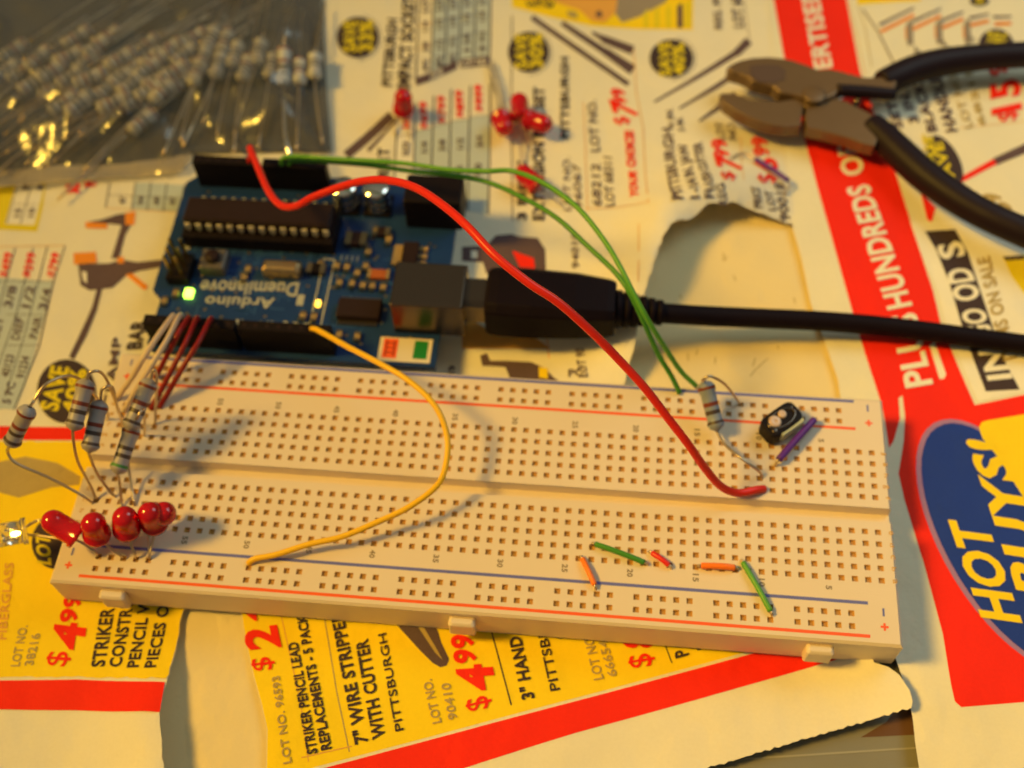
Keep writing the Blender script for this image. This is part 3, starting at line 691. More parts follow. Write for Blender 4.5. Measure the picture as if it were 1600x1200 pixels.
# ------------------------------------------------------------------ breadboard
ZT = 9.5
bb = thing('breadboard', 'cream solderless breadboard with blue and red rail lines lying in front of the circuit board', 'breadboard', (-0.7, 0, 0))
XL, XR, YE = -83.2, 81.8, 27.0
def colx_(c): return 78.74-2.54*(c-1)
def cells(mb, xs, y, x0, x1, bot=.5):
    """a strip of top surface of height 2.54 with square socket holes at xs"""
    y0, y1 = y-1.27, y+1.27; cur = x0
    for x in sorted(xs):
        a, b = x-1.27, x+1.27
        if a-cur > 1e-3: mb.add([(cur, y0, ZT), (a, y0, ZT), (a, y1, ZT), (cur, y1, ZT)], [(0, 1, 2, 3)], M_abs)
        O = [(a, y0, ZT), (b, y0, ZT), (b, y1, ZT), (a, y1, ZT)]
        def sq(h, z): return [(x-h, y-h, z), (x+h, y-h, z), (x+h, y+h, z), (x-h, y+h, z)]
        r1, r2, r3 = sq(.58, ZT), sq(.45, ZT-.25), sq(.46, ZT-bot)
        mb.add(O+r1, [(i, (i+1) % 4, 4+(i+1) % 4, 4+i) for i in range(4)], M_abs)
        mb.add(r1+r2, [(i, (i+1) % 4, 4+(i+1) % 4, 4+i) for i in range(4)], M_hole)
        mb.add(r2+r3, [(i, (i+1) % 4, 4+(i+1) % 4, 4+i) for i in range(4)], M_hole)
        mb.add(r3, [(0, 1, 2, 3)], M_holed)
        cur = b
    if x1-cur > 1e-3: mb.add([(cur, y0, ZT), (x1, y0, ZT), (x1, y1, ZT), (cur, y1, ZT)], [(0, 1, 2, 3)], M_abs)
def flat(mb, x0, x1, y0, y1, z=ZT, mt=None): mb.add([(x0, y0, z), (x1, y0, z), (x1, y1, z), (x0, y1, z)], [(0, 1, 2, 3)], mt or M_abs)
allc = [colx_(c) for c in range(1, 64)]
railx = [-74.75+2.54*p for p in range(59) if p % 6 != 5]
SE = 17.0
mb = MB(); x0, x1 = XL+.5, XR-.5
for sgn in (-1, 1):
    for k in range(5): cells(mb, allc, sgn*(3.81+2.54*k), x0, x1)
    flat(mb, x0, x1, *sorted((sgn*15.24, sgn*(SE-.002)))); flat(mb, x0, x1, *sorted((sgn*1.55, sgn*2.54)))
    ys = sorted((sgn*1.55, sgn*1.35)); zz = (ZT, ZT-1.0) if sgn > 0 else (ZT-1.0, ZT)
    mb.add([(x0, sgn*1.55, ZT), (x1, sgn*1.55, ZT), (x1, sgn*1.30, ZT-2.6), (x0, sgn*1.30, ZT-2.6)], [(0, 1, 2, 3)], M_abs)
flat(mb, x0, x1, -1.30, 1.30, ZT-2.6)
for s_ in (-1, 1):
    y = s_*(SE-.002); mb.add([(x0, y, ZT), (x1, y, ZT), (x1, y, 0.1), (x0, y, 0.1)], [(0, 1, 2, 3)], M_abs)
for X, e in ((XL, x0), (XR, x1)):
    mb.add([(e, -SE+.002, ZT), (e, -1.55, ZT), (e, -1.3, ZT-2.6), (e, 1.3, ZT-2.6), (e, 1.55, ZT), (e, SE-.002, ZT), (X, SE-.002, ZT-.5), (X, 1.5, ZT-.6), (X, 1.3, ZT-2.6), (X, -1.3, ZT-2.6), (X, -1.5, ZT-.6), (X, -SE+.002, ZT-.5)],
           [(0, 1, 10, 11), (1, 2, 9, 10), (2, 3, 8, 9), (3, 4, 7, 8), (4, 5, 6, 7)], M_abs)
    mb.add([(X, -SE+.002, 0.1), (X, -SE+.002, ZT-.5), (X, -1.5, ZT-.6), (X, -1.3, ZT-2.6), (X, 1.3, ZT-2.6), (X, 1.5, ZT-.6), (X, SE-.002, ZT-.5), (X, SE-.002, 0.1)], [tuple(range(8))], M_abs)
ts = mb.build('terminal_strip', bb)
for sgn in (-1, 1):
    mb = MB()
    for yy in (21.05, 23.59): cells(mb, railx, sgn*yy, x0, x1)
    flat(mb, x0, x1, *sorted((sgn*(SE+.002), sgn*19.78))); flat(mb, x0, x1, *sorted((sgn*24.86, sgn*(YE-.5))))
    a, b = sgn*(SE+.002), sgn*YE
    prof = [(a, 0.1), (a, ZT), (sgn*(YE-.5), ZT), (b, ZT-.5), (b, 0.1)]
    mb.add([(x0, a, ZT), (x1, a, ZT), (x1, a, .1), (x0, a, .1)], [(0, 1, 2, 3)], M_abs)
    mb.add([(x0, sgn*(YE-.5), ZT), (x1, sgn*(YE-.5), ZT), (XR, b, ZT-.5), (XL, b, ZT-.5)], [(0, 1, 2, 3)], M_abs)
    mb.add([(XL, b, ZT-.5), (XR, b, ZT-.5), (XR, b, .1), (XL, b, .1)], [(0, 1, 2, 3)], M_abs)
    for X, e in ((XL, x0), (XR, x1)):
        mb.add([(e, a, ZT), (e, sgn*(YE-.5), ZT), (X, b, ZT-.5), (X, a, ZT-.5)], [(0, 1, 2, 3)], M_abs)
        mb.add([(X, a, ZT-.5), (X, b, ZT-.5), (X, b, .1), (X, a, .1)], [(0, 1, 2, 3)], M_abs)
    mb.build('power_rail', bb)
for y, mt, nm in ((26.05, M_blueL, 'blue'), (19.45, M_redL, 'red'), (-18.75, M_blueL, 'blue'), (-25.35, M_redL, 'red')):
    mb = MB(); flat(mb, -77.6, 75.8, y-.33, y+.33, ZT+.03, mt); o = mb.build('rail_line', bb); o['label'] = 'printed %s line along the power rail' % nm
for c in range(5, 64, 5):
    x = colx_(c)
    for y in (16.1, -16.2):
        # numbers are read from the far side of the board, turned a quarter
        s_ = str(c); L = 0.85*len(s_)
        mb = MB(); text3(mb, s_, (x-.5, y+L*.5+.0, ZT+.03), (x-.5, y-L*.5, ZT+.03), (x+.6, y+L*.5, ZT+.03), M_numI, .05); mb.build('column_number', bb)
mb = MB()
for i, ch in enumerate('abcde'):
    for sgn in (-1, 1):
        for X in (80.75, -81.6):
            mb = MB(); y = sgn*(3.81+2.54*(4-i if sgn < 0 else i)); ch2 = ch if sgn < 0 else 'fghij'[i]
            text3(mb, ch2, (X+.1, y+.45, ZT+.03), (X+.1, y-.45, ZT+.03), (X+.95, y+.45, ZT+.03), M_hole, .02); mb.build('row_letter', bb)
for X in (78.6, -80.3):
    for y, mt in ((-23.3, M_redL), (21.0, M_redL)):
        mb = MB(); flat(mb, X-.75, X+.75, y-.22, y+.22, ZT+.03, mt); flat(mb, X-.22, X+.22, y-.75, y+.75, ZT+.04, mt); mb.build('plus_mark', bb)
    for y in (-20.4, 24.6): mb = MB(); flat(mb, X-.2, X+.2, y-.8, y+.8, ZT+.03, M_blueL); mb.build('minus_mark', bb)
for u, v in ((183, 925), (723, 973), (1278, 1017)):
    q = ray(u, v, 5.5); mb = MB(); mb.box(q.x-2.6, q.x+2.6, -YE-2.0, -YE+.02, 3.0, 8.0, M_abs, ch=.5); mb.build('side_clip', bb, bevel=.2)

# ------------------------------------------------------------------ wires, resistors, light emitting diodes
def wire(name, pts, r, mt, label, cat='wire', group=None, ends=None, n=12, taper=None):
    q = [ray(u, v, z) for u, v, z in pts]; rk = random.Random(len(pts)*7+int(pts[0][0]))
    q = [p if i in (0, len(q)-1) else p+Vector((rk.uniform(-.28, .28), rk.uniform(-.28, .28), rk.uniform(-.3, .3))) for i, p in enumerate(q)]
    ends = [(q[-1]+(q[-2]-q[-1]).normalized()*.4, q[-1]+(q[-1]-q[-2]).normalized()*.5-Vector((0, 0, 1.6)))]
    root = thing(name, label, cat, tuple(q[0]), group)
    MB().tube(q, r, mt, n, taper=taper).build('insulation', root)
    for e in (ends or []):
        MB().tube([Vector(e[0]), Vector(e[1])], .32, M_lead, 8, straight=True).build('bare_end', root)
    return root
def down(q, d=3.0): return (q, q-Vector((0, 0, d)))
rp = [(391, 252, 13.5), (391, 241, 16), (389, 232, 18.5), (393, 237, 20), (402, 262, 23), (418, 297, 26), (438, 319, 29), (460, 322, 32), (490, 308, 36), (530, 291, 40), (570, 284, 44), (610, 283, 48), (650, 296, 51), (690, 320, 54), (730, 354, 56), (775, 397, 56), (825, 440, 54), (870, 473, 51), (920, 516, 46), (965, 560, 41), (1005, 605, 36), (1045, 655, 31), (1075, 693, 26), (1100, 733, 20), (1125, 760, 15), (1152, 771, 12), (1180, 767, 10.8), (1194, 764, 9.7)]
wire('jumper_wire', rp, .82, M_wR, 'thick red wire arching high over the circuit board to the right of the breadboard', group='long hookup wires', n=16)
wire('jumper_wire', [(440, 258, 13.3), (441, 249, 15), (462, 247, 17), (520, 248, 20), (580, 250, 23), (640, 256, 26), (700, 265, 28), (760, 268, 31), (800, 268, 32), (850, 285, 34), (900, 322, 35), (940, 372, 34), (968, 420, 33), (990, 460, 31), (1012, 505, 27), (1040, 545, 20), (1066, 580, 14), (1088, 603, 10)], .55, M_wG, 'light green wire looping behind the circuit board to the banded resistor', group='long hookup wires')
wire('jumper_wire', [(452, 258, 13.3), (454, 250, 14.5), (500, 252, 17), (580, 258, 20), (640, 265, 23), (700, 274, 25), (760, 284, 27), (820, 308, 29), (870, 342, 30), (920, 384, 30), (960, 424, 30), (985, 460, 29), (1005, 500, 25), (1028, 550, 18), (1050, 590, 12.5), (1062, 614, 9.7)], .55, M_wGd, 'darker green wire running lower over the paper and ending in the blue striped breadboard rail', group='long hookup wires')
wire('jumper_wire', [(487, 514, 13.3), (492, 513, 15), (510, 522, 16.5), (545, 544, 18.5), (590, 566, 20.5), (640, 594, 21.5), (678, 632, 21), (697, 680, 19), (697, 725, 17.5), (682, 758, 16.5), (640, 790, 15.5), (590, 813, 14.5), (535, 836, 13.3), (480, 852, 12.3), (430, 866, 11.3), (398, 875, 10.5), (388, 880, 9.7)], .62, M_wY, 'yellow wire curving from the near header across the left half of the breadboard', group='long hookup wires', n=14)
for a, b, zz in (((270, 492), (181, 624), 'left'), ((284, 492), (194, 642), 'right')):
    wire('jumper_wire', [(a[0], a[1]+4, 13.4), (a[0]-2, a[1]+2, 15.5), (a[0]*.75+b[0]*.25, a[1]*.75+b[1]*.25, 19), (a[0]*.5+b[0]*.5, a[1]*.5+b[1]*.5, 18), (a[0]*.25+b[0]*.75, a[1]*.25+b[1]*.75, 14.5), (b[0], b[1], 9.7)], .6, M_wW, 'pale white wire, %s one of the two leaving the near header' % zz, group='short wires leaving the near header')
for a, b, zz in (((294, 494), (243, 590), 'leftmost'), ((309, 496), (236, 640), 'middle'), ((329, 497), (249, 637), 'rightmost')):
    wire('jumper_wire', [(a[0], a[1]+4, 13.4), (a[0]-1, a[1]+2, 15.5), (a[0]*.75+b[0]*.25, a[1]*.75+b[1]*.25, 18), (a[0]*.45+b[0]*.55, a[1]*.45+b[1]*.55, 16), (b[0], b[1], 9.7)], .58, M_wRd, 'dark red wire, %s of the three leaving the near header' % zz, group='short wires leaving the near header')
def jumper(a, b, mt, label, r=.55, z=10.15):
    q0, q1 = ray(*a, z), ray(*b, z); d = (q1-q0).normalized()
    root = thing('jumper_link', label, 'jumper wire', (q0.x, q0.y, ZT), 'short jumper links on the breadboard')
    MB().tube([q0, q0.lerp(q1, .3)+Vector((0, 0, .25)), q0.lerp(q1, .7)+Vector((0, 0, .3)), q1], r, mt, 12).build('insulation', root)
    for q, s in ((q0, -1), (q1, 1)):
        MB().tube([q, q+d*s*.55-Vector((0, 0, .1)), q+d*s*.75-Vector((0, 0, 2.6))], .3, M_lead, 8).build('bare_end', root)
jumper((910, 873), (929, 914), M_wO, 'short orange jumper link leaning across the near blue line of the breadboard')
jumper((930, 850), (1007, 879), M_wGd, 'green jumper link lying slantwise between the orange and the red ones')
jumper((1019, 864), (1045, 883), M_wR, 'short red jumper link right of the first green one')
jumper((1096, 884), (1148, 887), M_wO, 'orange jumper link lying level with the breadboard rows', .62)
jumper((1161, 879), (1204, 955), M_wG, 'long green jumper link crossing the near blue line toward the corner')
jumper((1217, 718), (1272, 656), M_wP, 'purple jumper link beside the small black trimmer', .75, 11.2)
q = [ray(*p) for p in ((1136, 254, .5), (1150, 243, 1.2), (1164, 240, 1.5), (1180, 248, 1.6), (1210, 267, 1.6), (1232, 282, 1.5), (1236, 287, 1.2), (1226, 305, .4))]
root = thing('jumper_link', 'loose purple jumper link with bent bare ends lying on the flyer below the cutters', 'jumper wire', tuple(q[2]))
MB().tube(q[3:6], .62, M_wP, 12).build('insulation', root)
MB().tube(q[:4], .32, M_lead, 8).build('bare_end', root); MB().tube(q[5:], .32, M_lead, 8).build('bare_end', root)

def resistor(p0, p1, leads, label, group=None, rad=1.75, bands=None, name='resistor', L=None, body=None):
    M_res = body or globals()['M_res']
    p0, p1 = Vector(p0), Vector(p1); d = (p1-p0).normalized(); L = L or (p1-p0).length
    if L is not None: p1 = p0+d*L
    root = thing(name, label, 'resistor', tuple(p0), group)
    r = rad; bands = bands or (M_bB, M_bB, M_bR, M_bR)
    prof = [(0, .25*r, M_res), (.05*L, .8*r, M_res), (.12*L, r*1.06, M_res)]
    def rad_at(t): return r*(1.06 if (t < .2 or t > .8) else 0.9)
    cuts = [.14, .20, .33, .41, .49, .57, .66, .74, .82, .88]
    for i, t in enumerate(cuts):
        isb = i in (0, 2, 4, 8)
        prof.append((t*L, rad_at(t), bands[(0, 2, 4, 8).index(i)] if isb else M_res))
    prof += [(.95*L, .8*r, M_res), (L, .25*r, M_res)]
    MB().lathe(p0, p1, prof, 18).build('body', root)
    for l in leads: MB().tube([Vector(x) for x in l], .3, M_lead, 8).build('lead', root)
    return root
G = 'resistors standing over the left end of the breadboard'
def RP(p0, p1, z0, L=9.8):
    k_ = 5.0/math.hypot(p1[0]-p0[0], p1[1]-p0[1]); p0, p1 = (p0[0]-(p1[0]-p0[0])*k_, p0[1]-(p1[1]-p0[1])*k_), (p1[0]+(p1[0]-p0[0])*k_, p1[1]+(p1[1]-p0[1])*k_)
    """lower end on a pixel at height z0; upper end on the ray of pixel p1 at distance L"""
    a = ray(*p0, z0); best = None
    for k in range(0, 140):
        z = z0+k*.1; b = ray(*p1, z); e = abs((b-a).length-L)
        if best is None or e < best[0]-1e-6: best = (e, b)
    return a, best[1]
a, b = RP((18, 692), (44, 640), 24)
resistor(a, b, [[a, ray(12, 706, 21), ray(26, 724, 19), ray(80, 748, 15), ray(130, 775, 11.5), ray(144, 786, 9.6)], [b, ray(52, 628, 29), ray(75, 598, 30), ray(120, 590, 26), ray(165, 640, 14), ray(168, 655, 9.6)]],
         'grey banded resistor hanging out farthest left over the yellow paper', G)
a, b = RP((115, 668), (135, 597), 27)
resistor(a, b, [[a, ray(115, 690, 24), ray(122, 722, 19), ray(140, 756, 13), ray(150, 780, 9.6)], [b, ray(140, 582, 35), ray(158, 582, 34), ray(172, 605, 28), ray(188, 650, 14), ray(192, 668, 9.6)]],
         'tallest grey banded resistor, in front of the black SAVE badge', G)
a, b = RP((140, 702), (156, 630), 22)
resistor(a, b, [[a, ray(140, 712, 19.5), ray(152, 740, 15), ray(172, 768, 11), ray(180, 776, 9.6)], [b, ray(160, 608, 31), ray(176, 606, 30), ray(184, 640, 20), ray(200, 668, 9.6)]],
         'grey banded resistor just right of the tallest one', G)
a, b = RP((203, 668), (234, 596), 22)
resistor(a, b, [[a, ray(197, 690, 17), ray(203, 745, 12), ray(211, 790, 9.6)], [b, ray(240, 578, 31), ray(245, 590, 28), ray(243, 640, 14), ray(242, 662, 9.6)]],
         'grey banded resistor beside the dark red wires, upper of the slanting pair', G)
a, b = RP((184, 736), (207, 668), 17)
resistor(a, b, [[a, ray(186, 748, 14.5), ray(189, 775, 11), ray(190, 796, 9.6)], [b, ray(216, 650, 25), ray(224, 640, 24), ray(226, 668, 14), ray(225, 680, 9.6)]],
         'grey resistor with a green end band, lower of the slanting pair', G, bands=(M_bG, M_bB, M_bB, M_bR))
a, b = RP((1120, 668), (1102, 600), 12, 9.3)
resistor(a, b, [[a, ray(1121, 676, 11.5), ray(1132, 694, 12), ray(1158, 716, 13.5), ray(1182, 733, 12), ray(1190, 742, 10), ray(1191, 748, 9.4)], [b, ray(1098, 594, 20), ray(1110, 588, 21), ray(1132, 600, 18), ray(1150, 622, 12), ray(1157, 632, 9.4)]],
         'grey banded resistor standing at the far right of the breadboard where the green wire ends', bands=(M_bB, M_bB, M_bR, M_bR), body=M_resb)

def led(tip, base, leads, label, mt=None, group=None, L=7.3, r=2.4, name='light_emitting_diode'):
    base = Vector(base); d = (Vector(tip)-base).normalized(); mt = mt or M_ledr
    root = thing(name, label, 'LED', tuple(base), group)
    prof = [(0, .01, mt), (0, r*1.14, mt), (.9, r*1.14, mt), (1.0, r, mt)]
    for k in range(7):
        a = k/6*math.pi/2; prof.append((L-r+r*math.sin(a), max(.01, r*math.cos(a)), mt))
    MB().lathe(base, base+d, prof, 28).build('lens', root)
    up = d.orthogonal().normalized()
    mb = MB(); c0 = base+d*1.0
    mb.tube([c0+up*.7, c0+up*.7+d*2.6], .38, M_tin, 8, straight=True); mb.tube([c0-up*.6, c0-up*.6+d*2.9], .26, M_tin, 8, straight=True)
    mb.lathe(c0+up*.7+d*2.6, c0+up*.7+d*3.6, [(0, .3, M_tin), (.9, 1.0, M_tin), (.9, .8, M_tin), (.5, .1, M_tin)], 14)
    mb.build('lead_frame', root)
    for i, l in enumerate(leads):
        MB().tube([base+up*(.9 if i == 0 else -.9)]+[Vector(x) for x in l], .27, M_lead, 8).build('lead', root)
    return root
GL = 'row of red LEDs on the left end of the breadboard'
led(ray(78, 812, 17.5), ray(122, 838, 14.0), [[ray(135, 852, 12.5), ray(150, 864, 11), ray(153, 869, 9.3)], [ray(128, 830, 13), ray(128, 815, 10)]], 'leftmost red LED of the row, lying over toward the yellow paper', group=GL, L=7.8)
led(ray(143, 808, 22), ray(152, 836, 14.2), [[ray(165, 850, 12.5), ray(186, 866, 11), ray(193, 873, 9.3)], [ray(150, 828, 12), ray(150, 812, 9.6)]], 'red LED right of the lying one', group=GL)
led(ray(193, 797, 23), ray(198, 828, 15), [[ray(203, 845, 13), ray(211, 866, 10.8), ray(212, 873, 9.3)], [ray(196, 818, 12), ray(196, 808, 9.6)]], 'red LED in the middle of the row, standing upright', group=GL)
led(ray(231, 796, 21), ray(242, 818, 14), [[ray(240, 840, 12), ray(234, 866, 10.6), ray(233, 874, 9.3)], [ray(225, 815, 12), ray(222, 806, 9.6)]], 'red LED half hidden behind the last one of the row', group=GL)
led(ray(272, 800, 19.5), ray(236, 806, 14.5), [[ray(232, 835, 12), ray(233, 860, 10.8), ray(235, 873, 9.3)], [ray(238, 812, 12), ray(240, 808, 9.6)]], 'rightmost red LED of the row, tipped to the right', group=GL, L=7.0)
led(ray(-8, 838, 9), ray(42, 829, 7.5), [[ray(62, 837, 7.8), ray(95, 842, 9)], [ray(60, 813, 7.8), ray(78, 813, 9)]], 'clear colourless LED lying at the left edge on the yellow paper', M_ledc, L=8.4)
cl = bpy.data.objects['light_emitting_diode.005']; cq = ray(24, 834, 10.4); n_ = Vector((-.12, -.29, .95)).normalized(); e1 = Vector((1, .2, 0)); e1 = (e1-n_*e1.dot(n_)).normalized(); e2 = n_.cross(e1)
mb = MB(); V_ = [cq+e1*(1.1*math.cos(k*math.pi/6)+.15*math.sin(k*2.3))+e2*(.55*math.sin(k*math.pi/6)) for k in range(12)]; mb.add(V_+[v-n_*.25 for v in V_], [tuple(range(12)), tuple(range(23, 11, -1))]+[(k, 12+k, 12+(k+1) % 12, (k+1) % 12) for k in range(12)], mat('glint_metal', (.95, .93, .9), .22, 1.0)); mb.build('glint_plate', cl)  # small metal plate added in the clear lens, tilted to give a glint
led(ray(630, 144, 9), ray(630, 171, 1.8), [[ray(640, 190, .8), ray(642, 215, -.3)], [ray(622, 190, .8), ray(618, 210, -.3)]], 'single red LED lying on the IMPACT SOCKET lettering')
GP = 'loose red LEDs lying on the flyer'
led(ray(809, 138, 3.6), ray(814, 184, 2.0), [[ray(820, 200, 1), ray(832, 245, -.3)], [ray(812, 205, 1), ray(816, 262, -.3)]], 'red LED at the top of the loose cluster on the flyer, pointing up the page', group=GP)
led(ray(796, 222, 5.0), ray(783, 184, 1.6), [[ray(777, 150, .6), ray(763, 100, -.3)], [ray(784, 150, .6), ray(770, 96, -.3)]], 'red LED at the left of the loose cluster, its legs pointing away', group=GP)
led(ray(868, 199, 4.2), ray(826, 187, 2.0), [[ray(815, 186, 1.5), ray(805, 192, .3)], [ray(818, 180, 1.5), ray(804, 172, .3)]], 'red LED at the right of the loose cluster, pointing right', group=GP)
led(ray(803, 258, 4.0), ray(841, 292, 1.8), [[ray(856, 304, 1), ray(880, 322, -.4)], [ray(858, 298, 1), ray(886, 314, -.4)]], 'red LED lying under the green wires below the loose cluster', group=GP)

# ------------------------------------------------------------------ small trimmer next to the purple link
c = ray(1217, 668, 10); ang = math.radians(41)
tr = thing('trimmer', 'small black trimmer with two pale round contacts beside the purple link on the breadboard', 'electronic part', (c.x, c.y, ZT))
mb = MB(); k_ = []
for a_ in range(24):
    t = 2*math.pi*a_/24; ct, st_ = math.cos(t), math.sin(t)
    k_.append((.86*5.2*math.copysign(abs(ct)**.45, ct)+.3*st_, .9*2.9*math.copysign(abs(st_)**.5, st_)))
def loc(dx, dy, z): return Vector((c.x+dx*math.cos(ang)-dy*math.sin(ang), c.y+dx*math.sin(ang)+dy*math.cos(ang), z))
mb.prism([tuple(loc(x, y, 0).to_2d()) for x, y in k_], ZT+.4, ZT+4.2, M_blk); mb.build('body', tr, bevel=.5)
M_palegreen = mat('pale_green_label', (0.45, 0.48, 0.36), .5); M_pinkm = mat('pinkish_metal', (0.66, .46, .34), .4, .3)
mb = MB(); mb.prism([tuple(loc(x, y, 0).to_2d()) for x, y in ((-2.6, -2.0), (-2.2, -3.1), (3.6, -3.1), (4.0, -2.0))], ZT+1.2, ZT+3.9, M_palegreen); mb.build('side_label', tr, bevel=.3)
mb = MB(); mb.tube([loc(3.3*math.cos(t), 1.7*math.sin(t), ZT+4.25) for t in [2*math.pi*q_/20 for q_ in range(21)]], .4, M_steel, 10, straight=True, caps=False); mb.build('rim', tr)
for dx, dy, rr in ((-1.7, .3, 1.35), (.7, .7, .9)):
    p = loc(dx, dy, ZT+4.15); MB().lathe(p, p+Vector((.12, -.1, 1)), [(0, rr, M_pinkm), (.35, rr, M_pinkm), (.5, rr*.85, M_pinkm), (.5, rr*.3, M_pinkm), (.3, .01, M_pinkm)], 20).build('contact', tr)
for dx, dy in ((3.1, .8), (-3.1, -1.2)):
    p = loc(dx, dy, ZT+4.1); MB().lathe(p, p+Vector((0, 0, 1)), [(0, .7, M_steel), (.3, .7, M_steel), (.45, .4, M_steel), (.45, .01, M_steel)], 14).build('rivet', tr)
for dx in (-2.5, 2.5):
    p = loc(dx, 0, ZT+1); MB().tube([p, p-Vector((0, 0, 3))], .3, M_lead, 8, straight=True).build('leg', tr)

# ------------------------------------------------------------------ microcontroller board
OX, OY, ZP = -82.8, 31.0, 5.0
bo = thing('circuit_board', 'blue microcontroller board with a glowing green light, black headers and a metal USB socket', 'circuit board', (OX+34, OY+26, 0))
def B(name, X0, X1, Y0, Y1, z0, z1, mt, ch=0, bevel=0, label=None, parent=None):
    mb = MB(); mb.box(OX+X0, OX+X1, OY+Y0, OY+Y1, z0, z1, mt, ch=ch); o = mb.build(name, parent or bo, bevel=bevel)
    if label: o['label'] = label
    return o
mb = MB()
mb.prism([(OX+x, OY+y) for x, y in ((68.6, 53.3), (2.54, 53.3), (2.54, 52), (0, 49.5), (0, 16.5), (2.54, 14), (2.54, 1.5), (4.1, 0), (68.6, 0))], 3.4, ZP, M_pcb)
pcb = mb.build('board', bo)
mb = MB(); rnd = random.Random(5)
for k in range(90):
    x = rnd.uniform(4, 56); y = rnd.uniform(8, 30); L = rnd.uniform(3, 9); hor = rnd.random() < .4
    flat(mb, OX+x, OX+x+(L if hor else .35), OY+y, OY+y+(.35 if hor else L*.7), ZP+.02, M_trace)
for k in range(110):
    x, y = OX+rnd.uniform(4, 66), OY+rnd.uniform(5, 48); MB.lathe(mb, (x, y, ZP), (x, y, ZP+1), [(.03, .45, M_solder), (.04, .01, M_solder)], 8)
mb.build('traces', bo)
for x0, x1 in ((4.0, 24.6), (25.4, 46.0)):
    h = B('header', x0, x1, 1.3, 3.9, ZP, 13.5, M_blk, ch=.15)
    mb = MB()
    for k in range(8): flat(mb, OX+x0+1.0+2.54*k, OX+x0+1.8+2.54*k, OY+2.2, OY+3.0, 13.52, M_chip)
    mb.build('header_sockets', bo)
for x0, x1 in ((3.8, 19.4), (21.0, 36.6)):
    B('header', x0, x1, 48.6, 51.2, ZP, 13.5, M_blk, ch=.15)
    mb = MB()
    for k in range(6): flat(mb, OX+x0+1.0+2.54*k, OX+x0+1.8+2.54*k, OY+49.5, OY+50.3, 13.52, M_chip)
    mb.build('header_sockets', bo)
B('chip_socket', 4.6, 41.0, 29.6, 40.0, ZP, 9.0, M_blk, ch=.2)
M_pin = mat('pin_tin', (.75, .68, .55), .35, .35)
chp = B('processor_chip', 5.3, 40.4, 31.9, 38.9, 9.1, 12.8, M_chip, ch=.5)
for k in range(14):
    X = 6.3+2.54*k
    for Y, dn in ((31.3, -1), (38.95, 1)):
        mb = MB(); mb.box(OX+X-.68, OX+X+.68, OY+Y, OY+Y+.6, 9.7, 11.3, M_pin); mb.box(OX+X-.25, OX+X+.25, OY+Y+.1, OY+Y+.45, 8.7, 9.7, M_pin); mb.build('pin', chp)
for X in (41.4, 49.2):
    B('capacitor_base', X-3.3, X+3.3, 41.6, 48.2, ZP, 6.1, M_blk, ch=.3)
    p = Vector((OX+X, OY+44.9, 6.1))
    MB().lathe(p, p+Vector((0, 0, 1)), [(0, 3.1, M_tin), (.7, 3.1, M_tin), (1.0, 2.8, M_tin), (1.3, 2.8, M_tin), (1.6, 3.15, M_tin), (3.0, 3.15, M_tin), (3.2, 2.95, M_tin), (3.4, 3.15, M_tin), (5.6, 3.15, M_tin), (6.0, 2.9, M_tin), (6.0, .01, M_tin)], 32).build('capacitor', bo)
B('power_jack', 56.8, 70.4, 39.0, 47.5, ZP, 14.6, M_blk, ch=.4, bevel=.3)
us = B('usb_socket', 58.3, 74.4, 8.6, 20.6, ZP, 15.9, M_steel, ch=.3, bevel=.3)
p = B('sticker', 55.4, 67.3, 0.8, 7.2, ZP+.02, ZP+.10, mat('sticker_white', (.78, .68, .52), .4))
mb = MB(); z = ZP+.14
flat(mb, OX+56.3, OX+59.6, OY+1.6, OY+6.8, z, M_redL); flat(mb, OX+63.3, OX+66.4, OY+1.8, OY+6.6, z, mat('sticker_green', (.01, .22, .04), .45))
for x in (56.9, 58.7): flat(mb, OX+x, OX+x+.3, OY+2.2, OY+6.2, z+.04, M_wRd)
for y in (3.0, 4.2, 5.4): flat(mb, OX+57.2, OX+58.7, OY+y, OY+y+.25, z+.04, M_wRd)
mb.build('sticker_print', p)
def glow(name, X, Y, w_, h_, z0, z1, m_, label):
    return B(name, X-w_/2, X+w_/2, Y-h_/2, Y+h_/2, z0, z1, m_, ch=.15, label=label)
glow('indicator_light', 9.0, 15.7, 1.9, 2.3, ZP+.1, ZP+1.1, M_glowG, 'lit green indicator')
glow('indicator_light', 39.6, 15.0, 1.0, 1.5, ZP+.1, ZP+.9, M_glowY, 'lit yellow indicator')
B('reset_button', 10.4, 16.4, 21.4, 27.2, ZP, 8.2, mat('button_frame', (.2, .17, .15), .4, .6), ch=.4)
p = Vector((OX+13.4, OY+24.3, 8.2)); MB().lathe(p, p+Vector((0, 0, 1)), [(0, 1.7, M_chip), (1.1, 1.7, M_chip), (1.3, 1.5, M_chip), (1.3, .01, M_chip)], 24).build('button_cap', bo)
B('crystal', 25.2, 34.4, 21.6, 25.2, ZP, 8.4, mat('crystal_can', (.55, .38, .2), .3, .9), ch=.8, bevel=.4)
B('interface_chip', 44.6, 54.6, 10.9, 16.2, ZP, 7.0, M_chip, ch=.25)
mb = MB()
for k in range(14):
    for Y0 in (9.7, 16.2): mb.box(OX+45.0+.66*k, OX+45.3+.66*k, OY+Y0, OY+Y0+1.2, ZP+.05, ZP+.5, M_solder)
mb.build('chip_pins', bo)
B('regulator', 57.2, 60.9, 27.0, 33.4, ZP, 6.9, M_chip, ch=.2); B('regulator_tab', 54.9, 57.2, 27.2, 33.0, ZP, 5.8, M_ceram)
for k in range(3): B('regulator_pin', 60.9, 62.9, 27.4+k*2.2, 28.6+k*2.2, ZP, 5.6, M_ceram)
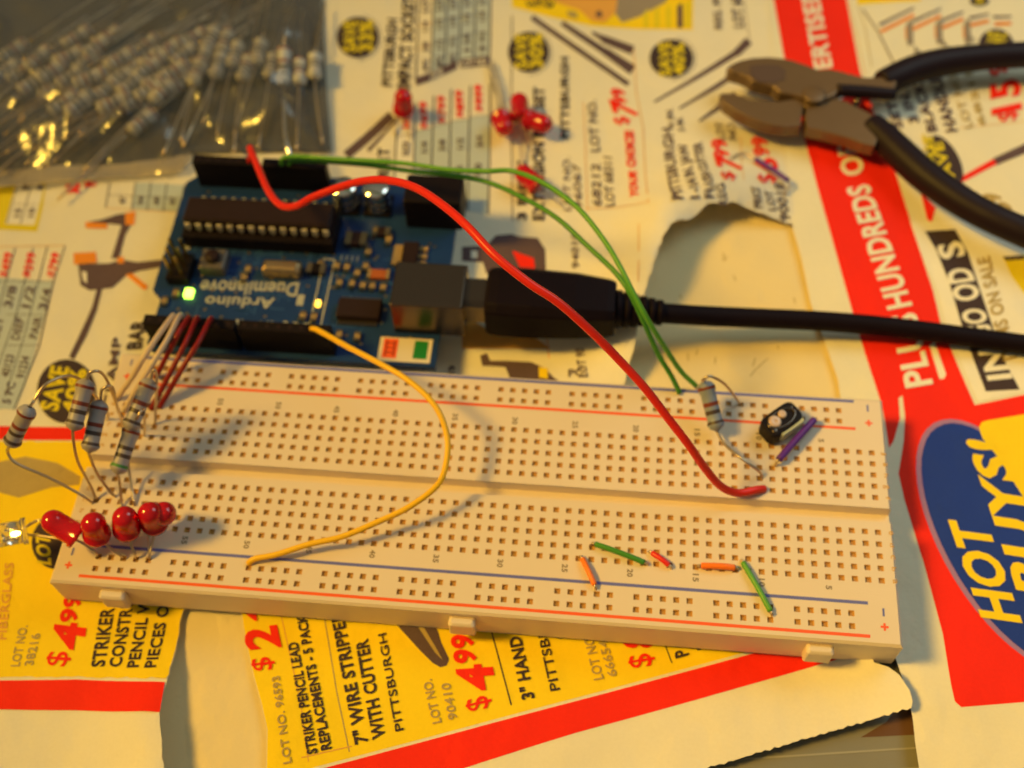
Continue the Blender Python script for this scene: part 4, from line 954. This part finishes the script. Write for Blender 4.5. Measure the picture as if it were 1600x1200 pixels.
B('fuse', 50.6, 54.2, 22.8, 25.4, ZP, 6.1, mat('fuse_orange', (.42, .10, .02), .5), ch=.15)
for x in (49.9, 54.2): B('fuse_end', x, x+.7, 22.8, 25.4, ZP, 6.2, M_ceram)
def smd(X, Y, w_, h_, mt=M_ceram, z=1.0, vert=True):
    mb = MB(); e = .28
    if vert:
        mb.box(OX+X-w_/2, OX+X+w_/2, OY+Y-h_*(.5-e), OY+Y+h_*(.5-e), ZP, ZP+z, mt)
        for s_ in (-1, 1): y0, y1 = sorted((Y+s_*h_*(.5-e), Y+s_*h_*.5)); mb.box(OX+X-w_/2, OX+X+w_/2, OY+y0, OY+y1, ZP, ZP+z+.05, M_solder)
    else:
        mb.box(OX+X-w_*(.5-e), OX+X+w_*(.5-e), OY+Y-h_/2, OY+Y+h_/2, ZP, ZP+z, mt)
        for s_ in (-1, 1): a_, b_ = sorted((X+s_*w_*(.5-e), X+s_*w_*.5)); mb.box(OX+a_, OX+b_, OY+Y-h_/2, OY+Y+h_/2, ZP, ZP+z+.05, M_solder)
    mb.build('chip_component', bo)
for X, Y in ((21.4, 23.4), (21.0, 21.0), (43.6, 21.0), (46.6, 21.0), (49.2, 20.6), (51.4, 20.6), (54.0, 20.4), (49.0, 26.2), (44.6, 25.6), (47.3, 24.0), (38.2, 26.0), (42.2, 25.8), (36.8, 11.2), (39.4, 11.0), (3.9, 13.0), (6.0, 15.4), (46.0, 6.6), (50.2, 6.4), (48.9, 30.4)):
    smd(X, Y, 1.3, 2.4)
smd(45.6, 33.6, 5.0, 3.6, M_chip, 1.8, False); smd(51.2, 36.4, 4.2, 2.4, M_chip, 1.4, False); smd(37.6, 24.4, 4.4, 2.6, M_blk, 1.6, False); smd(53.2, 34.4, 1.4, 3.2)
mb = MB()
for k in range(4): mb.box(OX+42.6+1.27*k, OX+43.0+1.27*k, OY+27.6, OY+29.2, ZP, ZP+.5, M_tin)
mb.build('chip_pins', bo)
B('pin_header', 3.2, 8.4, 18.2, 25.8, ZP, 7.6, M_blk, ch=.2)
for i in range(2):
    for j in range(3):
        x, y = OX+4.5+2.54*i, OY+19.5+2.54*j
        MB().box(x-.32, x+.32, y-.32, y+.32, 7.6, 14.2, M_gold).build('header_pin', bo)
mb = MB(); ZS = ZP+.05
def s3(txt, a, b, c_, bold=.03): text3(mb, txt, ray(*a, ZS), ray(*b, ZS), ray(*c_, ZS), M_silk, bold)
s3('Duemilanove', (468, 442), (316, 438), (463, 463)); s3('Arduino', (430, 466), (322, 463), (426, 482))
for X in (38.4, 41.0): flat(mb, OX+X, OX+X+.35, OY+8.5, OY+28.0, ZS, M_silk)
flat(mb, OX+38.4, OX+41.3, OY+28.0, OY+28.3, ZS, M_silk)
for k in range(7): flat(mb, OX+10.5+k*1.0+(8 if k > 2 else 0)+(5 if k > 4 else 0), OX+11.1+k*1.0+(8 if k > 2 else 0)+(5 if k > 4 else 0), OY+6.4, OY+9.6, ZS, M_silk)
for k in range(3): flat(mb, OX+32.4+k*2.4, OX+33.4+k*2.4, OY+6.6, OY+9.8, ZS, M_silk)
for k in range(13): flat(mb, OX+5+k*2.54, OX+5.8+k*2.54, OY+42.6, OY+45.4, ZS, M_silk)
flat(mb, OX+34.4, OX+36.0, OY+14.5, OY+17.5, ZS, M_silk)
for (x, y) in ((5.0, 29.5), ): MB.lathe(mb, (OX+x, OY+y, ZP), (OX+x, OY+y, ZP+1), [(.04, .9, M_silk), (.05, .01, M_silk)], 12)
mb.build('silkscreen', bo)
for x, y in ((13.0, 2.6), (66.0, 2.6)): pass

# ------------------------------------------------------------------ USB cable
uc = thing('usb_cable', 'black cable with a moulded plug pushed into the metal socket of the circuit board', 'cable', (10, 45.7, 0))
def loft(secs, mt, name, bevel=0):
    mb = MB(); V = []
    for x, yc, zc, hy, hz in secs:
        k = .28
        for a, b in ((-1+k, -1), (1-k, -1), (1, -1+k), (1, 1-k), (1-k, 1), (-1+k, 1), (-1, 1-k), (-1, -1+k)): V.append((x, yc+a*hy, zc+b*hz))
    n = len(secs); F = [(i*8+(k+1) % 8, i*8+k, (i+1)*8+k, (i+1)*8+(k+1) % 8) for i in range(n-1) for k in range(8)]
    F += [tuple(range(8)), tuple(range(n*8-1, n*8-9, -1))]
    mb.add(V, F, mt); return mb.build(name, uc, bevel=bevel)
loft([(-9.5, 45.8, 10.6, 4.0, 3.9), (-3.6, 45.8, 10.6, 4.0, 3.9)], M_steel, 'metal_shell')
loft([(-3.8, 46.0, 10.3, 5.6, 5.0), (-3.3, 46.0, 10.3, 6.3, 5.6), (-1.0, 46.0, 10.3, 6.6, 5.8), (6, 46.0, 10.2, 6.7, 5.7), (16, 46.2, 10.0, 6.4, 5.3), (23, 46.4, 9.6, 5.7, 4.7), (24.8, 46.4, 9.5, 5.2, 4.3)], M_blkr, 'plug_body', .4)
mb = MB(); x = 24.6
prof = []
for k in range(6):
    r = 4.3-k*.28; prof += [(k*1.9, r, M_blkr), (k*1.9+1.2, r, M_blkr), (k*1.9+1.3, r-.7, M_blkr), (k*1.9+1.85, r-.7, M_blkr)]
mb.lathe((x, 46.5, 9.4), (x+11.4, 47.2, 7.8), prof, 20); mb.build('strain_relief', uc)
MB().tube([(34, 47.1, 7.9), (44, 47.9, 6.6), (56, 49.2, 5.0), (72, 50.2, 3.9), (88, 50.2, 3.0), (104, 49.2, 2.4), (122, 47.8, 2.0), (150, 45.5, 1.6)], 2.3, M_blkr, 18).build('cord', uc)

# ------------------------------------------------------------------ cutters
pl = thing('wire_cutters', 'pair of brown flush cutters with dark handle grips lying open on the red banded flyer', 'pliers', (78, 116, 0))
def zp(l): return [(1080+x/4.706, 60+y/4.706) for x, y in l]
def outline(l, z0, z1, name, bevel=.7, mt=None):
    pts = [ray(u, v, z1).to_2d() for u, v in zp(l)]
    mb = MB(); mb.prism(pts, z0, z1, mt or M_jaw); return mb.build(name, pl, bevel=bevel)
outline([(255, 215), (300, 180), (370, 152), (450, 136), (560, 130), (660, 138), (740, 152), (830, 182), (900, 210), (940, 224), (1010, 218), (1090, 232), (1200, 262), (1290, 280), (1400, 278), (1500, 262), (1520, 300), (1500, 380), (1400, 372), (1250, 360), (1120, 352), (1050, 420), (960, 450), (860, 440), (760, 410), (650, 392), (600, 350), (520, 330), (450, 315), (410, 280), (350, 255), (290, 240)], 4.4, 8.6, 'upper_jaw')
outline([(205, 415), (225, 400), (300, 402), (375, 418), (440, 446), (560, 456), (640, 462), (760, 440), (860, 400), (960, 420), (1080, 436), (1160, 470), (1260, 520), (1340, 560), (1400, 620), (1390, 700), (1350, 790), (1260, 770), (1160, 730), (1030, 694), (930, 668), (850, 652), (838, 560), (850, 500), (828, 486), (815, 560), (806, 640), (700, 648), (600, 636), (500, 608), (400, 568), (310, 522), (240, 470)], 3.4, 7.2, 'lower_jaw')
p = ray(1272, 148, 8.6); MB().lathe(p, p+Vector((0, 0, 1)), [(0, 2.9, M_jaw), (.35, 2.8, M_jaw), (.5, 2.4, M_jaw), (.5, .01, M_jaw)], 28).build('pivot', pl)
outline([(430, 200), (520, 190), (640, 196), (690, 230), (690, 300), (600, 330), (500, 320), (440, 280)], 8.55, 8.75, 'jaw_hollow_shade', 0, mat('jaw_shadowed_hollow', (.13, .08, .06), .5, .3))  # flat dark plate on the jaw: a hollow's shade put into colour
def gtap(t): return 3.0 if t < .02 else 3.35+.35*math.sin(min(1, t*1.6)*math.pi)
MB().tube([ray(*q) for q in ((1376, 131, 6.2), (1396, 122, 6.4), (1430, 108, 6.6), (1470, 98, 6.8), (1520, 91, 7), (1570, 87, 7.2), (1640, 86, 7.2), (1760, 95, 7.2))], 3.5, M_grip, 20, taper=gtap).build('handle_grip', pl)
MB().tube([ray(*q) for q in ((1358, 196, 5.0), (1376, 210, 5.2), (1405, 238, 5.5), (1440, 270, 5.8), (1480, 300, 6), (1525, 328, 6.2), (1570, 350, 6.4), (1640, 380, 6.4), (1760, 430, 6.4))], 3.6, M_grip, 20, taper=lambda t: gtap(t)+.15).build('handle_grip', pl)
mb = MB(); mb.tube([ray(1308, 141, 7.8), ray(1345, 143, 7.6), ray(1398, 147, 7)], 1.6, M_grip, 12); mb.build('return_spring', pl)
mb = MB(); mb.tube([ray(1352, 160, 5), ray(1362, 168, 5)], 0.6, M_wR, 10, straight=True); mb.tube([ray(1336, 166, 5.4), ray(1344, 146, 6.6)], .8, M_steel, 10, straight=True); mb.build('spring_catch', pl)

# ------------------------------------------------------------------ bag of resistors
def bag_mat(name, tint, haze, gl, bump, dens):
    m = bpy.data.materials.new(name); m.use_nodes = True; n = m.node_tree; n.nodes.clear()
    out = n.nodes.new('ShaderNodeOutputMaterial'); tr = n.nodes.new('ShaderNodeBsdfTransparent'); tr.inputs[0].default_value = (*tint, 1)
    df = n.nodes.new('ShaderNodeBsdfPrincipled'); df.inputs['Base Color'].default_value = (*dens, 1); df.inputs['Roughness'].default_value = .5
    g = n.nodes.new('ShaderNodeBsdfGlossy'); g.inputs['Roughness'].default_value = .2
    t = n.nodes.new('ShaderNodeTexCoord'); ns = n.nodes.new('ShaderNodeTexNoise'); ns.inputs['Scale'].default_value = 55; ns.inputs['Detail'].default_value = 4
    mp = n.nodes.new('ShaderNodeMapping'); mp.inputs['Rotation'].default_value = (0, 0, .9); mp.inputs['Scale'].default_value = (1, .35, 1)
    lk(n, t.outputs['Object'], mp.inputs[0]); lk(n, mp.outputs[0], ns.inputs['Vector'])
    bp = n.nodes.new('ShaderNodeBump'); bp.inputs['Strength'].default_value = bump; bp.inputs['Distance'].default_value = .004; lk(n, ns.outputs['Fac'], bp.inputs['Height'])
    lk(n, bp.outputs[0], g.inputs['Normal']); lk(n, bp.outputs[0], df.inputs['Normal'])
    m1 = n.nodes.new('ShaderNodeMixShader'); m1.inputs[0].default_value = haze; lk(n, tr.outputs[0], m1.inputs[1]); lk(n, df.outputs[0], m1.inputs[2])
    m2 = n.nodes.new('ShaderNodeMixShader'); fr = n.nodes.new('ShaderNodeLayerWeight'); fr.inputs['Blend'].default_value = gl; lk(n, bp.outputs[0], fr.inputs['Normal'])
    lk(n, fr.outputs['Facing'], m2.inputs[0]); lk(n, m1.outputs[0], m2.inputs[1]); lk(n, g.outputs[0], m2.inputs[2]); lk(n, m2.outputs[0], out.inputs[0])
    return m
M_film = bag_mat('clear_bag_film', (.90, .87, .82), .07, .22, .8, (.6, .62, .64))
M_filmb = bag_mat('shaded_back_film', (.75, .72, .65), .80, .1, .5, (.075, .07, .07))  # near-black layer: the dimness inside the bag put into the film's colour
bag = thing('plastic_bag', 'crumpled clear plastic bag full of grey resistors in the upper left corner', 'bag', (-110, 120, 0))
edge_px = [(-140, -110), (512, -110), (503, 0), (508, 80), (512, 160), (517, 212), (519, 240), (420, 240), (300, 242), (284, 266), (200, 274), (100, 278), (0, 288), (-140, 296)]
ep = [ray(u, v, -1).to_2d() for u, v in edge_px]
ext = [ray(u, v, -1).to_2d() for u, v in edge_px]
def edist(p): return min(seg_d(p, ep[i], ep[(i+1) % len(ep)]) for i in range(2, len(ep)-1))
def smooth(t): t = max(0, min(1, t)); return t*t*(3-2*t)
def hbag(x, y):
    d = edist(Vector((x, y))); n = noise.noise(Vector((x*.05, y*.05, 1.3)))+.5*noise.noise(Vector((x*.13+y*.06, y*.11, 4.1)))
    f_ = abs(noise.noise(Vector((x*.07-y*.05, y*.03+x*.02, 8.0))))       # long folds
    return .25+smooth(d/16)*6.3+smooth(d/7)*(n*2.2+max(0, .14-f_)*16)
def hback(x, y): return -.35+.2*wave(x, y)
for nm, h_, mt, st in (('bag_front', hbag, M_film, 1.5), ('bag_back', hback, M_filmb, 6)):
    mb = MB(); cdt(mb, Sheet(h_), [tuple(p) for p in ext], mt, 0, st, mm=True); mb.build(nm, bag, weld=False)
M_foldhi = bag_mat('bag_fold_highlight_film', (.9, .85, .7), .55, .35, .8, (.62, .50, .32))  # pale strip: the bright highlight on the film's bottom fold put into colour
mb = MB()
cdt(mb, Sheet(lambda x, y: .3+1.1*(noise.noise(Vector((x*.08, y*.25, 7)))+.6)), [(-140, 300), (-140, 272), (0, 266), (100, 258), (200, 255), (298, 240), (300, 250), (284, 268), (200, 276), (100, 281), (0, 292)], M_foldhi, 0, 1.8); mb.build('bag_fold_highlight', bag, weld=False)
rnd = random.Random(11)
def bagres(u, v, du, dv, z, label, grp, L=9.8, ll=26):
    c_ = ray(u, v, z); e = ray(u+du, v+dv, z); d = (e-c_).normalized(); d = (d+Vector((0, 0, rnd.uniform(-.06, .06)))).normalized()
    a_, b_ = c_-d*L/2, c_+d*L/2; side = Vector((-d.y, d.x, 0))
    k1, k2 = rnd.uniform(-3, 3), rnd.uniform(-3, 3)
    def fl(p, zz): return Vector((p.x, p.y, zz))
    resistor(a_, b_, [[a_, fl(a_-d*ll*.5+side*k1*.4, z*.8), fl(a_-d*ll+side*k1, max(.6, z*.5))], [b_, fl(b_+d*ll*.5+side*k2*.4, z*.8), fl(b_+d*ll*.95+side*k2, max(.6, z*.5))]], label, grp, rad=1.95, body=M_resp,
             bands=rnd.choice(((M_bB, M_bB, M_bR, M_bR), (M_bR, M_bB, M_bB, M_bB), (M_bY, M_bR, M_bB, M_bR))))
left = [(84, 138), (112, 120), (124, 161), (148, 152), (168, 137), (188, 92), (206, 108), (214, 152), (236, 140), (247, 124), (192, 122), (152, 72), (168, 58), (262, 76), (272, 112), (228, 72), (136, 96), (60, 92), (34, 112), (20, 80), (178, 160), (222, 190), (100, 160), (140, 122), (166, 108), (232, 106), (256, 142), (282, 132), (205, 130), (108, 88), (288, 84), (244, 92), (80, 112), (196, 166), (120, 58), (52, 128), (300, 60), (10, 110)]
for i, (u, v) in enumerate(left):
    bagres(u, v, 10+rnd.uniform(-1.5, 1.5), -6.4+rnd.uniform(-1.5, 1.5), 1.8+(i % 3)*1.1, 'grey banded resistor in the slanting left heap inside the clear bag', 'slanting resistors inside the bag')
right = [(318, 92, 3.4), (342, 100, 3.6), (368, 84, 3.4), (405, 80, 2.8), (330, 60, 4.2), (308, 112, 4.0), (384, 106, 3.0), (352, 66, 3.6), (425, 102, 2.0)]
for u, v, sl in right: bagres(u, v, sl, -10, 2.6+rnd.random(), 'grey banded resistor leaning steeply in the middle of the clear bag', 'steep resistors inside the bag', ll=24)
resistor(ray(443, 132, 4), ray(444, 74, 4), [[ray(443, 132, 4), ray(443, 170, 6.5), ray(444, 205, 9), ray(447, 222, 9.6), ray(452, 240, 8.8)], [ray(444, 74, 4), ray(446, 20, 3)]], 'grey banded resistor whose long shiny lead pokes out of the bag toward the black header', rad=1.95, body=M_resp)
pk = [o_ for o_ in bpy.data.objects if o_.get('label', '').startswith('grey banded resistor whose long shiny')][0]
MB().tube([ray(444, 150, 9.0), ray(444, 190, 9.8), ray(446, 212, 10.2), ray(449, 228, 10.2), ray(453, 243, 9.4)], .42, mat('glint_metal', (.95, .93, .9), .22, 1.0), 12, taper=lambda t: .3+.35*max(0, min(1, (t-.5)*4))).build('lead_glint', pk)  # brighter second tube added along the lead to give its glint
for u, v in ((468, 112), (492, 102)): bagres(u, v, .4+rnd.uniform(-.5, .5), -10, 2.6+rnd.random(), 'grey banded resistor standing straight near the right edge of the clear bag', 'straight resistors inside the bag', ll=22)
for o in bpy.data.objects:
    if '_o' in o: del o['_o']
